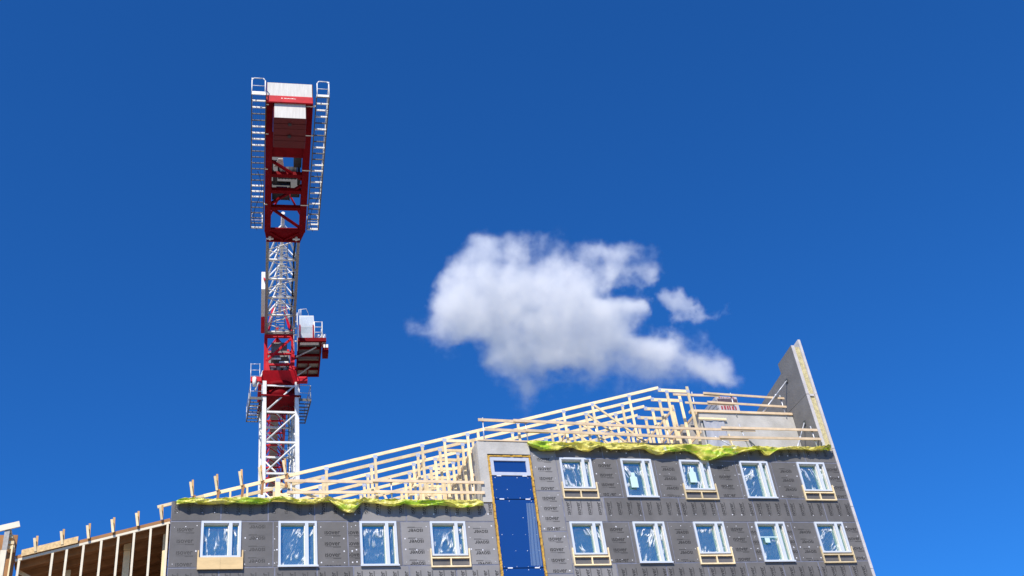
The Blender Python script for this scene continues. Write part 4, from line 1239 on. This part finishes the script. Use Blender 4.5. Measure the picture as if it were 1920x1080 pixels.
s = MB(); s.tube(L_(uF - .6, vB - .35, ZC - .02), L_(uF - 1.7, vA - .1, ZC - .10), .05, 8); s.tube(L_(uF - 2.9, vB - .6, ZC - .02), L_(uF - 4.0, vA + .1, ZC - .06), .05, 8); s.build('platform_strut', M['steel'], cp)
cw0, cw1 = vA + .10, vA + 1.02
zr = ZC + .30
s = MB()
s.prism([L_(uF - .30, cw0 + .06, zr), L_(uF - .05, cw0 + .03, zr + .9), L_(uF - .05, cw0, zr + 1.75), L_(uF - 1.8, cw0, zr + 1.75), L_(uF - 1.8, cw0, zr)], dv * (cw1 - cw0))
cb = s.build('cab', M['cab_grey'], cr)
s = MB()
for v0 in (cw0 + .02, cw1 - .06): s.bar(L_(uF - .27, v0 + .02, zr + .02), L_(uF + .0, v0 + .02, zr + 1.0), .07, .06, (1, 0, 0))
s.bar(L_(uF - .25, cw0, zr), L_(uF - .25, cw1, zr), .08, .10)
s.build('cab_trim', M['red'], cb)
s = MB()
s.face([L_(uF - .275, cw0 + .12, zr + .12), L_(uF - .275, cw1 - .12, zr + .12), L_(uF - .045, cw1 - .12, zr + .88), L_(uF - .045, cw0 + .12, zr + .88)])
s.face([L_(uF - .045, cw0 + .07, zr + .94), L_(uF - .045, cw1 - .07, zr + .94), L_(uF - .045, cw1 - .07, zr + 1.66), L_(uF - .045, cw0 + .07, zr + 1.66)])
mt = mat('cab_pane', (0.52, 0.58, 0.64), .12, .15, 2.5, spec=.8); s.build('front_pane', mt, cb)
s = MB()
zt_ = zr + 1.76
s.path([L_(uF - .2, cw0, zt_), L_(uF - .2, cw0, zt_ + .55), L_(uF - .2, cw0 + .45, zt_ + .62), L_(uF - .5, cw0 + .6, zt_ + .5), L_(uF - .5, cw0 + .6, zt_)], .022, 6)
s.tube(L_(uF - .2, cw0 + .12, zt_), L_(uF - .2, cw0 + .12, zt_ + .6), .02, 6)
s.build('roof_rail', M['white'], cb)
# cabinets and railing on the platform beside the cab
s = MB(); lbox(s, uF - 1.4, uF - .6, cw1 + .14, cw1 + .38, ZC + .3, ZC + .95); lbox(s, uF - 1.2, uF - .5, vB + .04, vB + .28, ZC + .35, ZC + .95)
s.build('control_cabinet', M['steel'], cr)
s = MB()
for h in (.45, .85, 1.25):
    s.path([L_(uF, cw1 + .04, ZC + .28 + h), L_(uF, vB + .02, ZC + .28 + h), L_(uF - 1.6, vB + .02, ZC + .28 + h)], .022, 6)
for u, v in ((uF, cw1 + .04), (uF, vB + .02), (uF - .8, vB + .02), (uF - 1.6, vB + .02)): s.tube(L_(u, v, ZC + .2), L_(u, v, ZC + 1.55), .024, 6)
for h in (.5, 1.0, 1.5, 2.0, 2.5): s.tube(L_(uF - .1, vA - .05, ZC - .4 + h), L_(uF - .1, vA - .22, ZC - .4 + h), .05, 6)
s.tube(L_(uF - .1, vA - .02, ZC - .6), L_(uF - .1, vA - .02, ZC + 2.3), .025, 6); s.tube(L_(uF - .1, vA - .24, ZC - .6), L_(uF - .1, vA - .24, ZC + 2.3), .025, 6)
s.build('cab_railing', M['white'], cr)
s = MB(); lbox(s, uF - 1.3, uF - .5, vB + .05, vB + .42, ZC - .45, ZC + .12); s.build('side_box', M['red_dark'], cr)
s = MB(); lbox(s, uF - .49, uF - .47, vB + .1, vB + .40, ZC - .12, ZC + .12); lbox(s, uF - .4, uF - .1, cw0 + .05, cw1 + .3, ZC + .02, ZC + .05); s.build('lamp_cover', M['white'], cr)
s = MB()
for h in (.45, .9, 1.35): s.path([L_(-.2, -1.75, 37.3 + h), L_(1.25, -1.75, 37.3 + h), L_(1.25, -1.15, 37.3 + h)], .02, 6)
for u, v in ((-.2, -1.75), (1.25, -1.75), (1.25, -1.2)): s.tube(L_(u, v, 37.2), L_(u, v, 38.7), .022, 6)
s.build('slewing_handrail', M['steel'], cr)

# ------------------------------------------------------------------ cloud (volume)
CD = 1500.0                                         # distance of the cloud from the eye
def cloud(name, label, top, bot, thick, dens, seed, edge=.18, blobs=()):
    """top/bot: outline in photo pixels [(x, y)...], turned into a body of real depth CD metres away"""
    x0, x1 = top[0][0], top[-1][0]
    yc = (min(p[1] for p in top) + max(p[1] for p in bot)) / 2
    xc = (x0 + x1) / 2
    S = CD / FPX
    cen = EYE + ray(xc, yc).normalized() * CD
    f = ray(xc, yc).normalized(); rx = (_r0 - f * _r0.dot(f)).normalized(); uz = rx.cross(f)
    rot = Matrix((rx, f, uz)).transposed().to_4x4()
    W = (x1 - x0) * S; H = (max(p[1] for p in bot) - min(p[1] for p in top)) * S
    def interp(t, x):
        for (xa, ya), (xb, yb) in zip(t[:-1], t[1:]):
            if xa <= x <= xb: return ya + (yb - ya) * (x - xa) / (xb - xa)
        return t[-1][1]
    mg = 44
    n, mseg = 48, 20
    me = bpy.data.meshes.new(name)
    vs, fs = [], []
    for i in range(n + 1):
        xp = x0 - mg + (x1 - x0 + 2 * mg) * i / n
        xq = min(max(xp, x0), x1)
        zt = (yc - interp(top, xq) + mg) * S; zb = (yc - interp(bot, xq) - mg) * S
        e = math.sin(math.pi * min(1, max(.0, i / n))) ** .5 if 0 < i < n else .05
        cz, hz = (zt + zb) / 2, (zt - zb) / 2
        for k in range(mseg):
            a = 2 * math.pi * k / mseg
            vs.append(((xp - xc) * S, thick * 1.15 * e * math.cos(a), cz + hz * max(e, .3) ** .3 * math.sin(a)))
    for i in range(n):
        for k in range(mseg):
            fs.append((i * mseg + k, i * mseg + (k + 1) % mseg, (i + 1) * mseg + (k + 1) % mseg, (i + 1) * mseg + k))
    fs.append(tuple(range(mseg))[::-1]); fs.append(tuple(n * mseg + k for k in range(mseg)))
    me.from_pydata(vs, [], fs); me.update()
    o = bpy.data.objects.new(name, me); COL.objects.link(o)
    o.matrix_world = Matrix.Translation(cen) @ rot
    tag(o, label, 'cloud', 'fair-weather clouds')
    mt = bpy.data.materials.new(name + '_vapour'); mt.use_nodes = True
    N = mt.node_tree.nodes; Lk = mt.node_tree.links; N.remove(N['Principled BSDF'])
    def math_(op, a, b_=None, c=None, clamp=False):
        q = N.new('ShaderNodeMath'); q.operation = op; q.use_clamp = clamp
        for i, v in enumerate((a, b_, c)):
            if v is None: continue
            if isinstance(v, (int, float)): q.inputs[i].default_value = v
            else: Lk.new(v, q.inputs[i])
        return q.outputs[0]
    tc = N.new('ShaderNodeTexCoord')
    # warp the position a little so that no outline stays smooth
    nz = N.new('ShaderNodeTexNoise'); nz.inputs['Scale'].default_value = 1 / (62 * S); nz.inputs['Detail'].default_value = 7; nz.inputs['Roughness'].default_value = .62
    mp = N.new('ShaderNodeMapping'); mp.inputs['Location'].default_value = (seed * 13.0, seed * 7.0, 0)
    Lk.new(tc.outputs['Object'], mp.inputs[0]); Lk.new(mp.outputs[0], nz.inputs['Vector'])
    wv = N.new('ShaderNodeVectorMath'); wv.operation = 'MULTIPLY_ADD'
    Lk.new(nz.outputs['Color'], wv.inputs[0]); wv.inputs[1].default_value = (110 * S,) * 3
    ad = N.new('ShaderNodeVectorMath'); ad.operation = 'ADD'; Lk.new(tc.outputs['Object'], ad.inputs[0]); ad.inputs[1].default_value = (-55 * S,) * 3
    Lk.new(ad.outputs[0], wv.inputs[2])
    sp = N.new('ShaderNodeSeparateXYZ'); Lk.new(wv.outputs[0], sp.inputs[0])
    X, Y, Z = sp.outputs
    u = math_('ADD', math_('MULTIPLY', X, 1 / W), .5)
    def prof(t):
        fc = N.new('ShaderNodeFloatCurve'); cv = fc.mapping.curves[0]
        pts = [((x - x0) / (x1 - x0), (yc - y) * S / H + .5) for x, y in t]
        cv.points[0].location = pts[0]; cv.points[1].location = pts[-1]
        for p in pts[1:-1]: cv.points.new(*p)
        fc.mapping.update()
        Lk.new(u, fc.inputs['Value']); return fc.outputs[0]
    zn = math_('ADD', math_('MULTIPLY', Z, 1 / H), .5)
    d1 = math_('SUBTRACT', prof(top), zn); d2 = math_('SUBTRACT', zn, prof(bot))
    dd = math_('MINIMUM', d1, d2)
    ex = math_('MULTIPLY', math_('MINIMUM', u, math_('SUBTRACT', 1.0, u)), 1.6)
    dd = math_('MINIMUM', math_('MINIMUM', dd, ex), .26)
    yn = math_('DIVIDE', Y, thick)
    yd = math_('MULTIPLY', math_('MULTIPLY', yn, yn), .30)
    fld = math_('SUBTRACT', dd, yd)
    for (bx, by, br_, am) in blobs:                     # thin places and gaps in the body
        vx = math_('MULTIPLY', math_('SUBTRACT', X, (bx - xc) * S), 1 / (br_[0] * S))
        vz = math_('MULTIPLY', math_('SUBTRACT', Z, (yc - by) * S), 1 / (br_[1] * S))
        q = math_('SUBTRACT', 1.0, math_('ADD', math_('MULTIPLY', vx, vx), math_('MULTIPLY', vz, vz)), clamp=True); q = math_('MULTIPLY', q, q)
        fld = math_('SUBTRACT', fld, math_('MULTIPLY', q, am))
    n2 = N.new('ShaderNodeTexNoise'); n2.inputs['Scale'].default_value = 1 / (48 * S); n2.inputs['Detail'].default_value = 7; n2.inputs['Roughness'].default_value = .62
    Lk.new(mp.outputs[0], n2.inputs['Vector'])
    fld = math_('ADD', fld, math_('MULTIPLY', math_('SUBTRACT', n2.outputs['Fac'], .5), .62))
    mr = N.new('ShaderNodeMapRange'); mr.interpolation_type = 'SMOOTHSTEP'
    mr.inputs['From Min'].default_value = 0.0; mr.inputs['From Max'].default_value = edge * 2
    Lk.new(fld, mr.inputs['Value'])
    den = math_('MULTIPLY', mr.outputs[0], dens)
    vol = N.new('ShaderNodeVolumePrincipled')
    vol.inputs['Color'].default_value = (.992, .988, .975, 1); vol.inputs['Anisotropy'].default_value = .0
    Lk.new(den, vol.inputs['Density'])
    Lk.new(vol.outputs[0], N['Material Output'].inputs['Volume'])
    try: mt.cycles.volume_step_rate = .22
    except Exception: mt.volume_step_rate = .22
    me.materials.append(mt)
    return o


cloud('cloud', 'large ragged white cloud in the blue sky above the roof peak',
      [(770, 600), (800, 570), (825, 520), (850, 485), (880, 450), (905, 432), (940, 445), (975, 436), (1010, 448), (1050, 440), (1090, 455), (1130, 455), (1165, 462), (1200, 470), (1235, 488), (1250, 510), (1262, 560), (1280, 610), (1310, 640), (1345, 665), (1370, 690), (1385, 715)],
      [(770, 615), (800, 640), (830, 665), (860, 685), (890, 700), (915, 725), (945, 745), (980, 758), (1020, 745), (1060, 742), (1100, 740), (1140, 738), (1180, 738), (1220, 736), (1260, 732), (1300, 730), (1345, 728), (1385, 722)],
      62, .040, 1, blobs=[(1170, 545, (75, 26), .34), (1215, 610, (60, 45), .30), (885, 650, (60, 28), .16), (1060, 700, (45, 16), .14), (1248, 570, (44, 64), .95), (1345, 690, (46, 36), -.15), (1310, 690, (46, 36), -.08), (850, 500, (45, 50), -.12), (930, 450, (70, 40), -.14), (1150, 470, (90, 30), -.12), (880, 690, (60, 50), .10), (840, 560, (60, 70), -.10)])
cloud('cloud', 'small white cloud wisp at the upper right of the large cloud',
      [(1236, 565), (1250, 548), (1265, 538), (1285, 545), (1300, 565), (1325, 578), (1357, 572)], [(1236, 572), (1250, 588), (1270, 598), (1295, 600), (1320, 594), (1340, 588), (1357, 582)],
      26, .034, 4)
print('boards', NB[0])
